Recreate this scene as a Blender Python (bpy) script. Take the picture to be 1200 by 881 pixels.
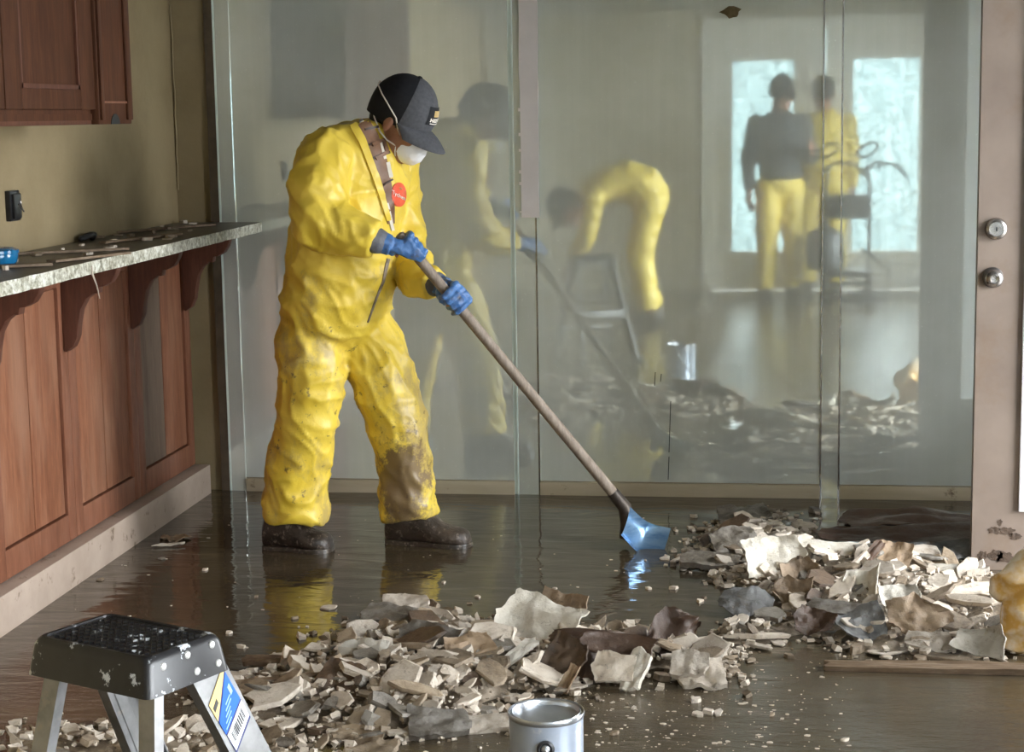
import bpy, bmesh, math, random
import numpy as np
from mathutils import Vector, Matrix, noise
from mathutils.bvhtree import BVHTree

random.seed(7)
for o in list(bpy.data.objects):
    bpy.data.objects.remove(o, do_unlink=True)
SC = bpy.context.scene
COL = SC.collection

# ------------------------------------------------------------------ camera
FPX, PIT, YAW, ROLL, CAMH = 2108.4, math.radians(8.253), math.radians(8.107), math.radians(-0.930), 1.42
Fw = Vector((-math.sin(YAW) * math.cos(PIT), math.cos(YAW) * math.cos(PIT), -math.sin(PIT)))
Rt = Vector((math.cos(YAW), math.sin(YAW), 0))
Up = Rt.cross(Fw)
R2 = Rt * math.cos(ROLL) + Up * math.sin(ROLL)
U2 = -Rt * math.sin(ROLL) + Up * math.cos(ROLL)
CAM = Vector((0, 0, CAMH))
cam_data = bpy.data.cameras.new('camera')
cam_data.sensor_fit = 'HORIZONTAL'
cam_data.sensor_width = 36.0
cam_data.lens = FPX / 1200 * 36
cam_data.clip_start = 0.05
cam = bpy.data.objects.new('camera', cam_data)
COL.objects.link(cam)
cam.matrix_world = Matrix(((R2.x, U2.x, -Fw.x, CAM.x), (R2.y, U2.y, -Fw.y, CAM.y), (R2.z, U2.z, -Fw.z, CAM.z), (0, 0, 0, 1)))
SC.camera = cam

# ------------------------------------------------------------------ world, daylight, exposure
wd = bpy.data.worlds.new('overcast_sky')
SC.world = wd
wd.use_nodes = True
bgn = wd.node_tree.nodes['Background']
bgn.inputs[0].default_value = (0.93, 0.965, 1.0, 1)
bgn.inputs[1].default_value = 13.0
SC.view_settings.view_transform = 'Standard'
SC.view_settings.look = 'None'
SC.view_settings.gamma = 1.0
SC.view_settings.use_curve_mapping = False
SC.view_settings.exposure = 1.16

# room numbers (metres): x right, y towards the mirror wall, z up
YM = 6.618                 # mirror wall
XL, XR = -2.215, 1.62      # side walls
YB = -1.255                # wall with the french door, behind the camera
ZC = 2.22                  # ceiling


def portal(name, loc, rot, sx, sy):
    ld = bpy.data.lights.new(name, 'AREA')
    ld.shape = 'RECTANGLE'
    ld.size, ld.size_y = sx, sy
    ld.cycles.is_portal = True
    o = bpy.data.objects.new(name, ld)
    o.location = loc
    o.rotation_euler = rot
    COL.objects.link(o)


portal('daylight_portal_french', (0.455, YB - 0.12, 1.06), (math.radians(90), 0, 0), 1.5, 1.56)
portal('daylight_portal_doorway', (XR + 0.13, 5.06, 1.02), (math.radians(90), 0, math.radians(90)), 0.92, 2.04)
portal('daylight_portal_added_window', (XR + 0.13, 1.35, 1.12), (math.radians(90), 0, math.radians(90)), 3.7, 1.96)


# ------------------------------------------------------------------ pixel helpers (photo frame 1200 x 881)
def ray(x, y):
    return Fw + R2 * ((x - 600) / FPX) - U2 * ((y - 440.5) / FPX)


def gz(x, y, z=0.0):
    d = ray(x, y)
    return CAM + d * ((z - CAMH) / d.z)


def gy(x, y, Y):
    d = ray(x, y)
    return CAM + d * (Y / d.y)


def gx(x, y, X):
    d = ray(x, y)
    return CAM + d * (X / d.x)


V = Vector


# ------------------------------------------------------------------ materials
def newmat(name):
    m = bpy.data.materials.new(name)
    m.use_nodes = True
    nt = m.node_tree
    nt.nodes.clear()
    out = nt.nodes.new('ShaderNodeOutputMaterial')
    return m, nt, out


class NB:
    """tiny node builder"""
    def __init__(self, nt):
        self.nt = nt

    def n(self, t, **k):
        nd = self.nt.nodes.new(t)
        for a, b in k.items():
            setattr(nd, a, b)
        return nd

    def l(self, a, b):
        self.nt.links.new(a, b)

    def coord(self, kind='Object', scale=(1, 1, 1), rot=(0, 0, 0)):
        tc = self.n('ShaderNodeTexCoord')
        mp = self.n('ShaderNodeMapping')
        mp.inputs['Scale'].default_value = scale
        mp.inputs['Rotation'].default_value = rot
        self.l(tc.outputs[kind], mp.inputs['Vector'])
        return mp.outputs['Vector']

    def pos(self, scale=(1, 1, 1)):
        g = self.n('ShaderNodeNewGeometry')
        mp = self.n('ShaderNodeMapping')
        mp.inputs['Scale'].default_value = scale
        self.l(g.outputs['Position'], mp.inputs['Vector'])
        return mp.outputs['Vector']

    def noise(self, vec, scale, detail=4, rough=0.6, dist=0.0):
        nd = self.n('ShaderNodeTexNoise')
        nd.inputs['Scale'].default_value = scale
        nd.inputs['Detail'].default_value = detail
        nd.inputs['Roughness'].default_value = rough
        nd.inputs['Distortion'].default_value = dist
        if vec is not None:
            self.l(vec, nd.inputs['Vector'])
        return nd.outputs['Fac']

    def ramp(self, fac, stops):
        r = self.n('ShaderNodeValToRGB')
        e = r.color_ramp.elements
        while len(e) < len(stops):
            e.new(0.5)
        for el, (p, c) in zip(e, stops):
            el.position = p
            el.color = (*c, 1) if len(c) == 3 else c
        self.l(fac, r.inputs[0])
        return r.outputs['Color']

    def val(self, fac, a, b, lo=0.0, hi=1.0):
        m = self.n('ShaderNodeMapRange')
        m.inputs['From Min'].default_value = a
        m.inputs['From Max'].default_value = b
        m.inputs['To Min'].default_value = lo
        m.inputs['To Max'].default_value = hi
        self.l(fac, m.inputs['Value'])
        return m.outputs['Result']

    def math(self, op, a, b):
        m = self.n('ShaderNodeMath', operation=op)
        for i, s in enumerate((a, b)):
            if isinstance(s, (int, float)):
                m.inputs[i].default_value = s
            else:
                self.l(s, m.inputs[i])
        return m.outputs[0]

    def mix(self, fac, a, b):
        m = self.n('ShaderNodeMix', data_type='RGBA')
        for sock, s in ((m.inputs['Factor'], fac), (m.inputs['A'], a), (m.inputs['B'], b)):
            if isinstance(s, (int, float)):
                sock.default_value = s
            elif isinstance(s, tuple):
                sock.default_value = (*s, 1)
            else:
                self.l(s, sock)
        return m.outputs['Result']

    def bump(self, h, strength=0.3, dist=0.01, normal=None):
        b = self.n('ShaderNodeBump')
        b.inputs['Strength'].default_value = strength
        b.inputs['Distance'].default_value = dist
        self.l(h, b.inputs['Height'])
        if normal is not None:
            self.l(normal, b.inputs['Normal'])
        return b.outputs['Normal']

    def bsdf(self, color=None, rough=0.5, metal=0.0, normal=None, spec=0.5, **k):
        p = self.n('ShaderNodeBsdfPrincipled')
        for nm, s in (('Base Color', color), ('Roughness', rough), ('Metallic', metal), ('Specular IOR Level', spec)):
            if s is None:
                continue
            if isinstance(s, (int, float)):
                p.inputs[nm].default_value = s
            elif isinstance(s, tuple):
                p.inputs[nm].default_value = (*s, 1)
            else:
                self.l(s, p.inputs[nm])
        if normal is not None:
            self.l(normal, p.inputs['Normal'])
        for nm, s in k.items():
            p.inputs[nm.replace('_', ' ')].default_value = s
        return p.outputs[0]


MATS = {}


def simple(name, c1, c2=None, rough=0.5, metal=0.0, scale=20, bump=0.0, bscale=None, lo=0.35, hi=0.65, kind='pos', stretch=(1, 1, 1), spec=0.5, dirt=None, dirt_scale=6, dlo=0.52, dhi=0.62, **k):
    m, nt, out = newmat(name)
    b = NB(nt)
    vec = b.pos(stretch) if kind == 'pos' else b.coord('Object', stretch)
    f = b.noise(vec, scale)
    col = b.ramp(f, [(lo, c1), (hi, c2 if c2 else c1)])
    if dirt:
        v2 = b.pos() if kind == 'pos' else b.coord('Object')
        d = b.val(b.noise(v2, dirt_scale, 6, 0.7), dlo, dhi)
        col = b.mix(d, col, dirt)
    nrm = None
    if bump:
        nrm = b.bump(b.noise(vec, bscale or scale * 2, 5), bump, 0.01)
    nt.links.new(b.bsdf(col, rough, metal, nrm, spec, **k), out.inputs[0])
    MATS[name] = m
    return m


# walls
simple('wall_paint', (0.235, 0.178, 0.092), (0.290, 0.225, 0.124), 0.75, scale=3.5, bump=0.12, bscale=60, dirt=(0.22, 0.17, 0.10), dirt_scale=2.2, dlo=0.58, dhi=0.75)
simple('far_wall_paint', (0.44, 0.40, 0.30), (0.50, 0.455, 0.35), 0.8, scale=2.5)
simple('ceiling_paint', (0.10, 0.095, 0.085), (0.30, 0.29, 0.26), 0.9, scale=5, lo=0.4, hi=0.55, bump=0.3, bscale=40)
simple('white_trim', (0.84, 0.83, 0.78), (0.78, 0.76, 0.70), 0.5, scale=6)
simple('concrete', (0.25, 0.24, 0.22), (0.33, 0.32, 0.3), 0.9, scale=3)
simple('mud_base', (0.06, 0.045, 0.03), (0.09, 0.07, 0.045), 0.6, scale=6)
simple('base_board', (0.36, 0.28, 0.22), (0.43, 0.34, 0.275), 0.6, scale=7, dirt=(0.16, 0.11, 0.07), dirt_scale=16, dlo=0.60, dhi=0.68, bump=0.1)
simple('sill_board', (0.40, 0.34, 0.23), (0.50, 0.43, 0.31), 0.6, scale=5, stretch=(0.4, 1, 3), dirt=(0.12, 0.08, 0.05), dirt_scale=9, dlo=0.62, dhi=0.70)
simple('strip_brown', (0.07, 0.05, 0.03), (0.11, 0.08, 0.05), 0.8, scale=9)


def wood(name, a, b_, c, rough=0.45, wash=None, axis_scale=(9, 9, 0.9)):
    m, nt, out = newmat(name)
    b = NB(nt)
    oi = b.n('ShaderNodeObjectInfo')
    g = b.n('ShaderNodeNewGeometry')
    add = b.n('ShaderNodeVectorMath', operation='ADD')
    b.l(g.outputs['Position'], add.inputs[0])
    cx = b.n('ShaderNodeCombineXYZ')
    b.l(b.math('MULTIPLY', oi.outputs['Random'], 13.0), cx.inputs[2])
    b.l(cx.outputs[0], add.inputs[1])
    mp = b.n('ShaderNodeMapping')
    mp.inputs['Scale'].default_value = axis_scale
    b.l(add.outputs[0], mp.inputs['Vector'])
    f = b.noise(mp.outputs[0], 4.0, 6, 0.65, 0.6)
    col = b.ramp(f, [(0.28, a), (0.5, b_), (0.72, c)])
    fine = b.noise(mp.outputs[0], 16.0, 4, 0.7)
    col = b.mix(b.val(fine, 0.35, 0.7, 0.0, 0.45), col, tuple(x * 0.55 for x in a))
    if wash:
        mp2 = b.pos((6, 6, 1.6))
        w = b.val(b.noise(mp2, 1.3, 4, 0.6, 0.4), 0.45, 0.7, 0.0, 0.75)
        col = b.mix(w, col, wash)
    nrm = b.bump(fine, 0.12, 0.004)
    nt.links.new(b.bsdf(col, rough, 0, nrm, 0.25), out.inputs[0])
    MATS[name] = m
    return m


wood('panel_wood', (0.165, 0.060, 0.030), (0.25, 0.098, 0.050), (0.33, 0.145, 0.078), 0.5, wash=(0.30, 0.155, 0.095))
wood('panel_wood_grey', (0.135, 0.088, 0.062), (0.185, 0.128, 0.092), (0.23, 0.165, 0.12), 0.6, wash=(0.22, 0.16, 0.12))
wood('frame_wood', (0.15, 0.056, 0.030), (0.21, 0.082, 0.044), (0.29, 0.13, 0.078), 0.45, wash=(0.23, 0.10, 0.06))
wood('corbel_wood', (0.075, 0.028, 0.018), (0.105, 0.040, 0.024), (0.135, 0.055, 0.034), 0.5)
wood('upper_wood', (0.045, 0.014, 0.005), (0.070, 0.024, 0.009), (0.100, 0.037, 0.015), 0.65)
wood('shaft_wood', (0.20, 0.155, 0.115), (0.30, 0.245, 0.195), (0.38, 0.32, 0.26), 0.6, axis_scale=(12, 12, 3))
wood('plank_wood', (0.13, 0.085, 0.05), (0.20, 0.14, 0.09), (0.29, 0.22, 0.155), 0.55, axis_scale=(2, 8, 8))


def granite():
    m, nt, out = newmat('granite')
    b = NB(nt)
    v = b.pos()
    f = b.noise(v, 55, 5, 0.75)
    edge = b.ramp(f, [(0.33, (0.08, 0.08, 0.055)), (0.43, (0.28, 0.27, 0.20)), (0.52, (0.52, 0.51, 0.43)), (0.62, (0.74, 0.75, 0.69))])
    mud = b.ramp(b.noise(v, 9, 5, 0.7), [(0.35, (0.040, 0.033, 0.022)), (0.65, (0.085, 0.072, 0.050))])
    g = b.n('ShaderNodeNewGeometry')
    sx = b.n('ShaderNodeSeparateXYZ')
    b.l(g.outputs['Normal'], sx.inputs[0])
    top = b.val(sx.outputs['Z'], 0.5, 0.9)
    col = b.mix(top, edge, mud)
    nt.links.new(b.bsdf(col, 0.38, 0, b.bump(f, 0.25, 0.004)), out.inputs[0])
    MATS['granite'] = m


granite()


def mirror_mat(name, dust_lo, dust_hi):
    """silvered glass under a film of dried flood dust"""
    m, nt, out = newmat(name)
    b = NB(nt)
    v = b.pos()
    film = b.noise(b.pos((1.4, 1, 0.9)), 1.1, 3, 0.5)
    streak = b.noise(b.pos((22, 1, 0.55)), 1.5, 4, 0.6)
    speck = b.noise(v, 90, 3, 0.6)
    fac = b.math('ADD', b.val(film, 0.3, 0.7, dust_lo, dust_hi), b.val(streak, 0.42, 0.75, -0.008, 0.02))
    fac = b.math('ADD', fac, b.val(speck, 0.66, 0.72, 0.0, 0.10))
    dustc = b.ramp(b.noise(v, 2.4, 4), [(0.35, (0.68, 0.72, 0.65)), (0.65, (0.78, 0.83, 0.78))])
    glossy = b.bsdf((0.80, 0.87, 0.83), 0.028, 1.0)
    diff = b.n('ShaderNodeBsdfDiffuse')
    b.l(dustc, diff.inputs['Color'])
    mx = b.n('ShaderNodeMixShader')
    b.l(fac, mx.inputs[0])
    b.l(glossy, mx.inputs[1])
    b.l(diff.outputs[0], mx.inputs[2])
    nt.links.new(mx.outputs[0], out.inputs[0])
    MATS[name] = m


mirror_mat('mirror_dusty', 0.53, 0.66)
mirror_mat('mirror_strip', 0.44, 0.54)
simple('mirror_edge', (0.66, 0.78, 0.73), (0.78, 0.88, 0.83), 0.6, scale=8)
simple('silver_loss', (0.10, 0.075, 0.03), (0.16, 0.12, 0.06), 0.8, scale=40)
simple('ink', (0.01, 0.012, 0.012), None, 0.6)


def water_mat():
    m, nt, out = newmat('muddy_water')
    b = NB(nt)
    v = b.pos()
    col = b.ramp(b.noise(v, 1.6, 5, 0.65, 0.4), [(0.34, (0.054, 0.040, 0.024)), (0.55, (0.076, 0.058, 0.035)), (0.72, (0.110, 0.086, 0.055))])
    silt = b.val(b.noise(b.pos((3, 9, 1)), 2.6, 7, 0.75), 0.62, 0.74, 0.0, 0.55)
    col = b.mix(silt, col, (0.13, 0.105, 0.073))
    # rougher skin towards the trampled area in front
    sx = b.n('ShaderNodeSeparateXYZ')
    b.l(v, sx.inputs[0])
    front = b.val(sx.outputs['Y'], 4.9, 4.2)
    rip = b.noise(b.pos((3.0, 8.0, 1)), 1.5, 3, 0.5, 0.5)
    chop = b.noise(b.pos((5, 13, 1)), 3.2, 5, 0.7)
    # rings running out from the shovel
    cc = b.n('ShaderNodeVectorMath', operation='DISTANCE')
    b.l(v, cc.inputs[0])
    cc.inputs[1].default_value = (-0.46, 5.78, 0)
    ring = b.n('ShaderNodeMath', operation='SINE')
    b.l(b.math('MULTIPLY', cc.outputs['Value'], 62.0), ring.inputs[0])
    fall = b.val(cc.outputs['Value'], 0.12, 0.75, 0.05, 0.0)
    h = b.math('ADD', rip, b.math('MULTIPLY', ring.outputs[0], fall))
    n1 = b.bump(h, 0.13, 0.03)
    bp = b.n('ShaderNodeBump')
    bp.inputs['Distance'].default_value = 0.02
    b.l(chop, bp.inputs['Height'])
    b.l(b.math('MULTIPLY', front, 0.16), bp.inputs['Strength'])
    b.l(n1, bp.inputs['Normal'])
    rough = b.val(front, 0, 1, 0.045, 0.06)
    nt.links.new(b.bsdf(col, rough, 0, bp.outputs[0], 0.75, IOR=1.38), out.inputs[0])
    MATS['muddy_water'] = m


water_mat()


def plaster(name, face, dark, mudc, wet=0.75, dlo=0.45, dhi=0.65):
    m, nt, out = newmat(name)
    b = NB(nt)
    v = b.pos()
    oi = b.n('ShaderNodeObjectInfo')
    f = b.noise(v, 24, 5, 0.7)
    col = b.ramp(f, [(0.3, dark), (0.6, face)])
    md = b.val(b.noise(v, 11, 6, 0.75), dlo, dhi)
    col = b.mix(md, col, mudc)
    sp = b.val(b.noise(v, 42, 6, 0.8), 0.57, 0.66, 0.0, 0.7)
    col = b.mix(sp, col, tuple(x * 0.55 for x in mudc))
    hsv = b.n('ShaderNodeHueSaturation')
    b.l(b.val(oi.outputs['Random'], 0, 1, 0.72, 1.18), hsv.inputs['Value'])
    b.l(col, hsv.inputs['Color'])
    nt.links.new(b.bsdf(hsv.outputs[0], wet, 0, b.bump(b.noise(v, 55, 6, 0.75), 0.6, 0.010)), out.inputs[0])
    MATS[name] = m


plaster('plaster_white', (0.66, 0.585, 0.49), (0.50, 0.42, 0.33), (0.28, 0.21, 0.14), 0.7, 0.54, 0.74)
plaster('plaster_tan', (0.36, 0.285, 0.20), (0.25, 0.185, 0.12), (0.12, 0.085, 0.052), 0.6)
plaster('plaster_grey', (0.26, 0.235, 0.20), (0.165, 0.145, 0.115), (0.085, 0.066, 0.045), 0.42)
plaster('plaster_brown', (0.16, 0.105, 0.065), (0.10, 0.064, 0.04), (0.055, 0.036, 0.023), 0.4)
plaster('paper_white', (0.62, 0.58, 0.50), (0.52, 0.47, 0.38), (0.34, 0.27, 0.18), 0.6, 0.58, 0.75)
plaster('paper_tan', (0.34, 0.245, 0.155), (0.26, 0.18, 0.11), (0.15, 0.10, 0.06), 0.5, 0.5, 0.7)
plaster('vinyl_brown', (0.110, 0.065, 0.042), (0.075, 0.044, 0.029), (0.15, 0.11, 0.075), 0.28, 0.6, 0.7)
plaster('vinyl_grey', (0.17, 0.17, 0.165), (0.10, 0.10, 0.098), (0.10, 0.08, 0.06), 0.2, 0.55, 0.7)


def suit_mat(name, y1, y2, mud_amt=True):
    """crinkled yellow coverall, mud splashed and wiped on below the chest"""
    m, nt, out = newmat(name)
    b = NB(nt)
    v = b.pos()
    col = b.ramp(b.noise(v, 6, 4), [(0.35, y1), (0.65, y2)])
    cr = b.n('ShaderNodeTexVoronoi', feature='F1')
    cr.inputs['Scale'].default_value = 11
    wv = b.n('ShaderNodeVectorMath', operation='ADD')
    nz = b.n('ShaderNodeTexNoise')
    nz.inputs['Scale'].default_value = 9
    b.l(v, nz.inputs['Vector'])
    sc = b.n('ShaderNodeVectorMath', operation='SCALE')
    sc.inputs['Scale'].default_value = 0.16
    b.l(nz.outputs['Color'], sc.inputs[0])
    b.l(v, wv.inputs[0])
    b.l(sc.outputs[0], wv.inputs[1])
    b.l(wv.outputs[0], cr.inputs['Vector'])
    if mud_amt:
        sx = b.n('ShaderNodeSeparateXYZ')
        b.l(v, sx.inputs[0])
        low = b.val(sx.outputs['Z'], 1.08, 0.62, -0.10, 0.035)
        s1 = b.math('ADD', b.noise(b.pos((1, 1, 0.6)), 6.5, 7, 0.72), low)
        smear = b.val(s1, 0.525, 0.65, 0, 0.62)
        col = b.mix(smear, col, (0.30, 0.22, 0.12))
        s2 = b.math('ADD', b.noise(v, 26, 6, 0.75), low)
        col = b.mix(b.val(s2, 0.63, 0.68, 0, 0.75), col, (0.085, 0.06, 0.035))
        # heavy wiped mud on the inner left shin
        dd = b.n('ShaderNodeVectorMath', operation='DISTANCE')
        st = b.pos((1, 0.5, 0.55))
        b.l(st, dd.inputs[0])
        c = gy(468, 566, 5.70)
        dd.inputs[1].default_value = (c.x, c.y * 0.5, c.z * 0.55)
        blob = b.math('SUBTRACT', b.val(b.noise(v, 14, 6, 0.75), 0.3, 0.7, 0.02, 0.15), dd.outputs['Value'])
        col = b.mix(b.val(blob, -0.02, 0.02, 0, 0.88), col, (0.16, 0.105, 0.062))
    n1 = b.bump(cr.outputs['Distance'], 0.20, 0.018)
    n2 = b.bump(b.noise(v, 45, 4, 0.6), 0.18, 0.006, n1)
    nt.links.new(b.bsdf(col, 0.42, 0, n2, 0.45), out.inputs[0])
    MATS[name] = m


suit_mat('coverall_yellow', (0.70, 0.50, 0.045), (0.78, 0.585, 0.085))
suit_mat('coverall_plain', (0.62, 0.46, 0.06), (0.70, 0.54, 0.10), False)
simple('skin', (0.28, 0.125, 0.075), (0.34, 0.165, 0.105), 0.5, scale=30)
simple('hair_black', (0.010, 0.009, 0.008), (0.02, 0.017, 0.015), 0.6, scale=60)
simple('cap_black', (0.005, 0.0055, 0.009), (0.009, 0.010, 0.014), 0.8, scale=90)
simple('cap_grey', (0.060, 0.063, 0.072), (0.085, 0.088, 0.10), 0.8, scale=90)
simple('mask_white', (0.88, 0.90, 0.93), (0.92, 0.93, 0.95), 0.7, scale=30, bump=0.15, bscale=90)
simple('strap_white', (0.68, 0.62, 0.56), None, 0.7)
simple('eye_white', (0.6, 0.58, 0.55), None, 0.2)
simple('leather_brown', (0.155, 0.078, 0.042), (0.215, 0.115, 0.066), 0.5, scale=25)
simple('leather_dark', (0.045, 0.022, 0.013), None, 0.5)
simple('lining_white', (0.72, 0.68, 0.62), (0.62, 0.56, 0.47), 0.7, scale=20)
simple('zip_grey', (0.30, 0.25, 0.20), (0.09, 0.065, 0.04), 0.5, scale=30)
simple('logo_red', (0.72, 0.085, 0.035), (0.78, 0.13, 0.06), 0.5)
simple('print_white', (0.85, 0.80, 0.72), None, 0.6)
simple('glove_blue', (0.045, 0.13, 0.33), (0.085, 0.21, 0.47), 0.42, scale=28, dirt=(0.12, 0.11, 0.10), dirt_scale=22, dlo=0.52, dhi=0.68, bump=0.2, bscale=80)
simple('glove_cuff', (0.10, 0.115, 0.145), (0.15, 0.15, 0.16), 0.6, scale=40, bump=0.3, bscale=90)
simple('boot_leather', (0.016, 0.012, 0.010), (0.050, 0.036, 0.027), 0.32, scale=26, bump=0.5, bscale=60, dirt=(0.20, 0.165, 0.13), dirt_scale=50, dlo=0.55, dhi=0.64)
simple('boot_leather_brown', (0.034, 0.025, 0.019), (0.075, 0.055, 0.042), 0.38, scale=20, bump=0.5, bscale=60, dirt=(0.20, 0.165, 0.13), dirt_scale=45, dlo=0.55, dhi=0.65)
simple('boot_sole', (0.02, 0.017, 0.014), (0.06, 0.045, 0.033), 0.35, scale=30, dirt=(0.24, 0.20, 0.16), dirt_scale=60, dlo=0.56, dhi=0.62)
simple('blade_blue_highlight', (0.10, 0.24, 0.46), (0.26, 0.42, 0.62), 0.25, metal=0.65, scale=14, stretch=(1, 1, 4), lo=0.3, hi=0.6)  # blue blade with a bluish sky highlight put into its colour
simple('rust_steel', (0.035, 0.026, 0.020), (0.075, 0.058, 0.045), 0.5, metal=0.4, scale=30)
simple('aluminium', (0.20, 0.20, 0.20), (0.30, 0.30, 0.30), 0.45, metal=0.8, scale=18, dirt=(0.30, 0.28, 0.25), dirt_scale=30, dlo=0.6, dhi=0.7)
simple('black_plastic', (0.006, 0.006, 0.007), (0.012, 0.012, 0.013), 0.33, scale=30, dirt=(0.50, 0.53, 0.56), dirt_scale=27, dlo=0.60, dhi=0.625)
simple('black_tread', (0.006, 0.006, 0.007), (0.012, 0.012, 0.013), 0.35, scale=30, dirt=(0.52, 0.55, 0.58), dirt_scale=34, dlo=0.60, dhi=0.64)
simple('rivet', (0.62, 0.62, 0.6), None, 0.35, metal=0.5)
simple('label_blue', (0.012, 0.085, 0.52), (0.02, 0.12, 0.60), 0.35)
simple('label_yellow', (0.62, 0.44, 0.16), (0.55, 0.38, 0.15), 0.4)
simple('label_white', (0.55, 0.57, 0.58), None, 0.4)
simple('label_navy', (0.02, 0.025, 0.11), None, 0.4)
simple('bar_black', (0.03, 0.03, 0.03), None, 0.5)
simple('bar_lightblue', (0.25, 0.42, 0.80), None, 0.5)
simple('can_steel', (0.42, 0.44, 0.47), (0.55, 0.57, 0.60), 0.28, metal=0.85, scale=10)
simple('can_body', (0.36, 0.42, 0.52), (0.50, 0.55, 0.63), 0.32, metal=0.45, scale=9, dirt=(0.62, 0.64, 0.66), dirt_scale=14, dlo=0.60, dhi=0.66)
simple('can_paint', (0.17, 0.175, 0.15), (0.25, 0.25, 0.215), 0.3, scale=14)
simple('can_dark', (0.02, 0.02, 0.022), None, 0.4)
simple('can_orange', (0.55, 0.19, 0.03), None, 0.5)
simple('door_paint', (0.170, 0.130, 0.104), (0.215, 0.170, 0.138), 0.5, scale=4, dirt=(0.17, 0.115, 0.075), dirt_scale=3.5, dlo=0.52, dhi=0.75, bump=0.06)
simple('mud_blotch', (0.040, 0.024, 0.015), (0.085, 0.055, 0.035), 0.5, scale=40, bump=0.4)
simple('nickel', (0.44, 0.42, 0.41), (0.30, 0.28, 0.27), 0.25, metal=0.95, scale=30)
simple('nickel_dark', (0.10, 0.09, 0.085), None, 0.35, metal=0.8)
simple('lite_frame', (0.66, 0.66, 0.70), (0.74, 0.74, 0.78), 0.4)
simple('strip_white', (0.70, 0.655, 0.645), (0.76, 0.71, 0.70), 0.7, scale=8)
simple('black_rubber', (0.010, 0.010, 0.011), (0.022, 0.022, 0.023), 0.5, scale=20)
simple('outlet_black', (0.006, 0.006, 0.007), (0.012, 0.012, 0.014), 0.35)
simple('shirt_dark', (0.022, 0.028, 0.034), (0.035, 0.042, 0.05), 0.85, scale=20)
simple('cart_black', (0.012, 0.014, 0.017), (0.024, 0.026, 0.030), 0.4, scale=20)
simple('blue_gloss', (0.008, 0.09, 0.22), (0.012, 0.14, 0.30), 0.12)
simple('bag_yellow', (0.62, 0.36, 0.09), (0.76, 0.66, 0.50), 0.25, scale=9, bump=0.4, bscale=26, lo=0.42, hi=0.58)
simple('fence_wood', (0.09, 0.14, 0.15), (0.22, 0.29, 0.30), 0.8, scale=4, stretch=(6, 6, 0.6))


def dirty_glass(name, lo, hi, tint):
    m, nt, out = newmat(name)
    b = NB(nt)
    f = b.val(b.noise(b.pos((7, 1, 16)), 4.0, 7, 0.75, 1.2), 0.42, 0.62, lo, hi)
    tr = b.n('ShaderNodeBsdfTransparent')
    tl = b.n('ShaderNodeBsdfTranslucent')
    tl.inputs['Color'].default_value = (*tint, 1)
    mx = b.n('ShaderNodeMixShader')
    b.l(f, mx.inputs[0])
    b.l(tr.outputs[0], mx.inputs[1])
    b.l(tl.outputs[0], mx.inputs[2])
    gl = b.n('ShaderNodeBsdfGlossy')
    gl.inputs['Roughness'].default_value = 0.02
    fr = b.n('ShaderNodeFresnel')
    mx2 = b.n('ShaderNodeMixShader')
    b.l(b.math('MULTIPLY', fr.outputs[0], 0.8), mx2.inputs[0])
    b.l(mx.outputs[0], mx2.inputs[1])
    b.l(gl.outputs[0], mx2.inputs[2])
    nt.links.new(mx2.outputs[0], out.inputs[0])
    MATS[name] = m


dirty_glass('pane_dirty', 0.0, 0.9, (0.09, 0.12, 0.125))
dirty_glass('pane_door', 0.10, 0.35, (0.7, 0.75, 0.78))


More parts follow.
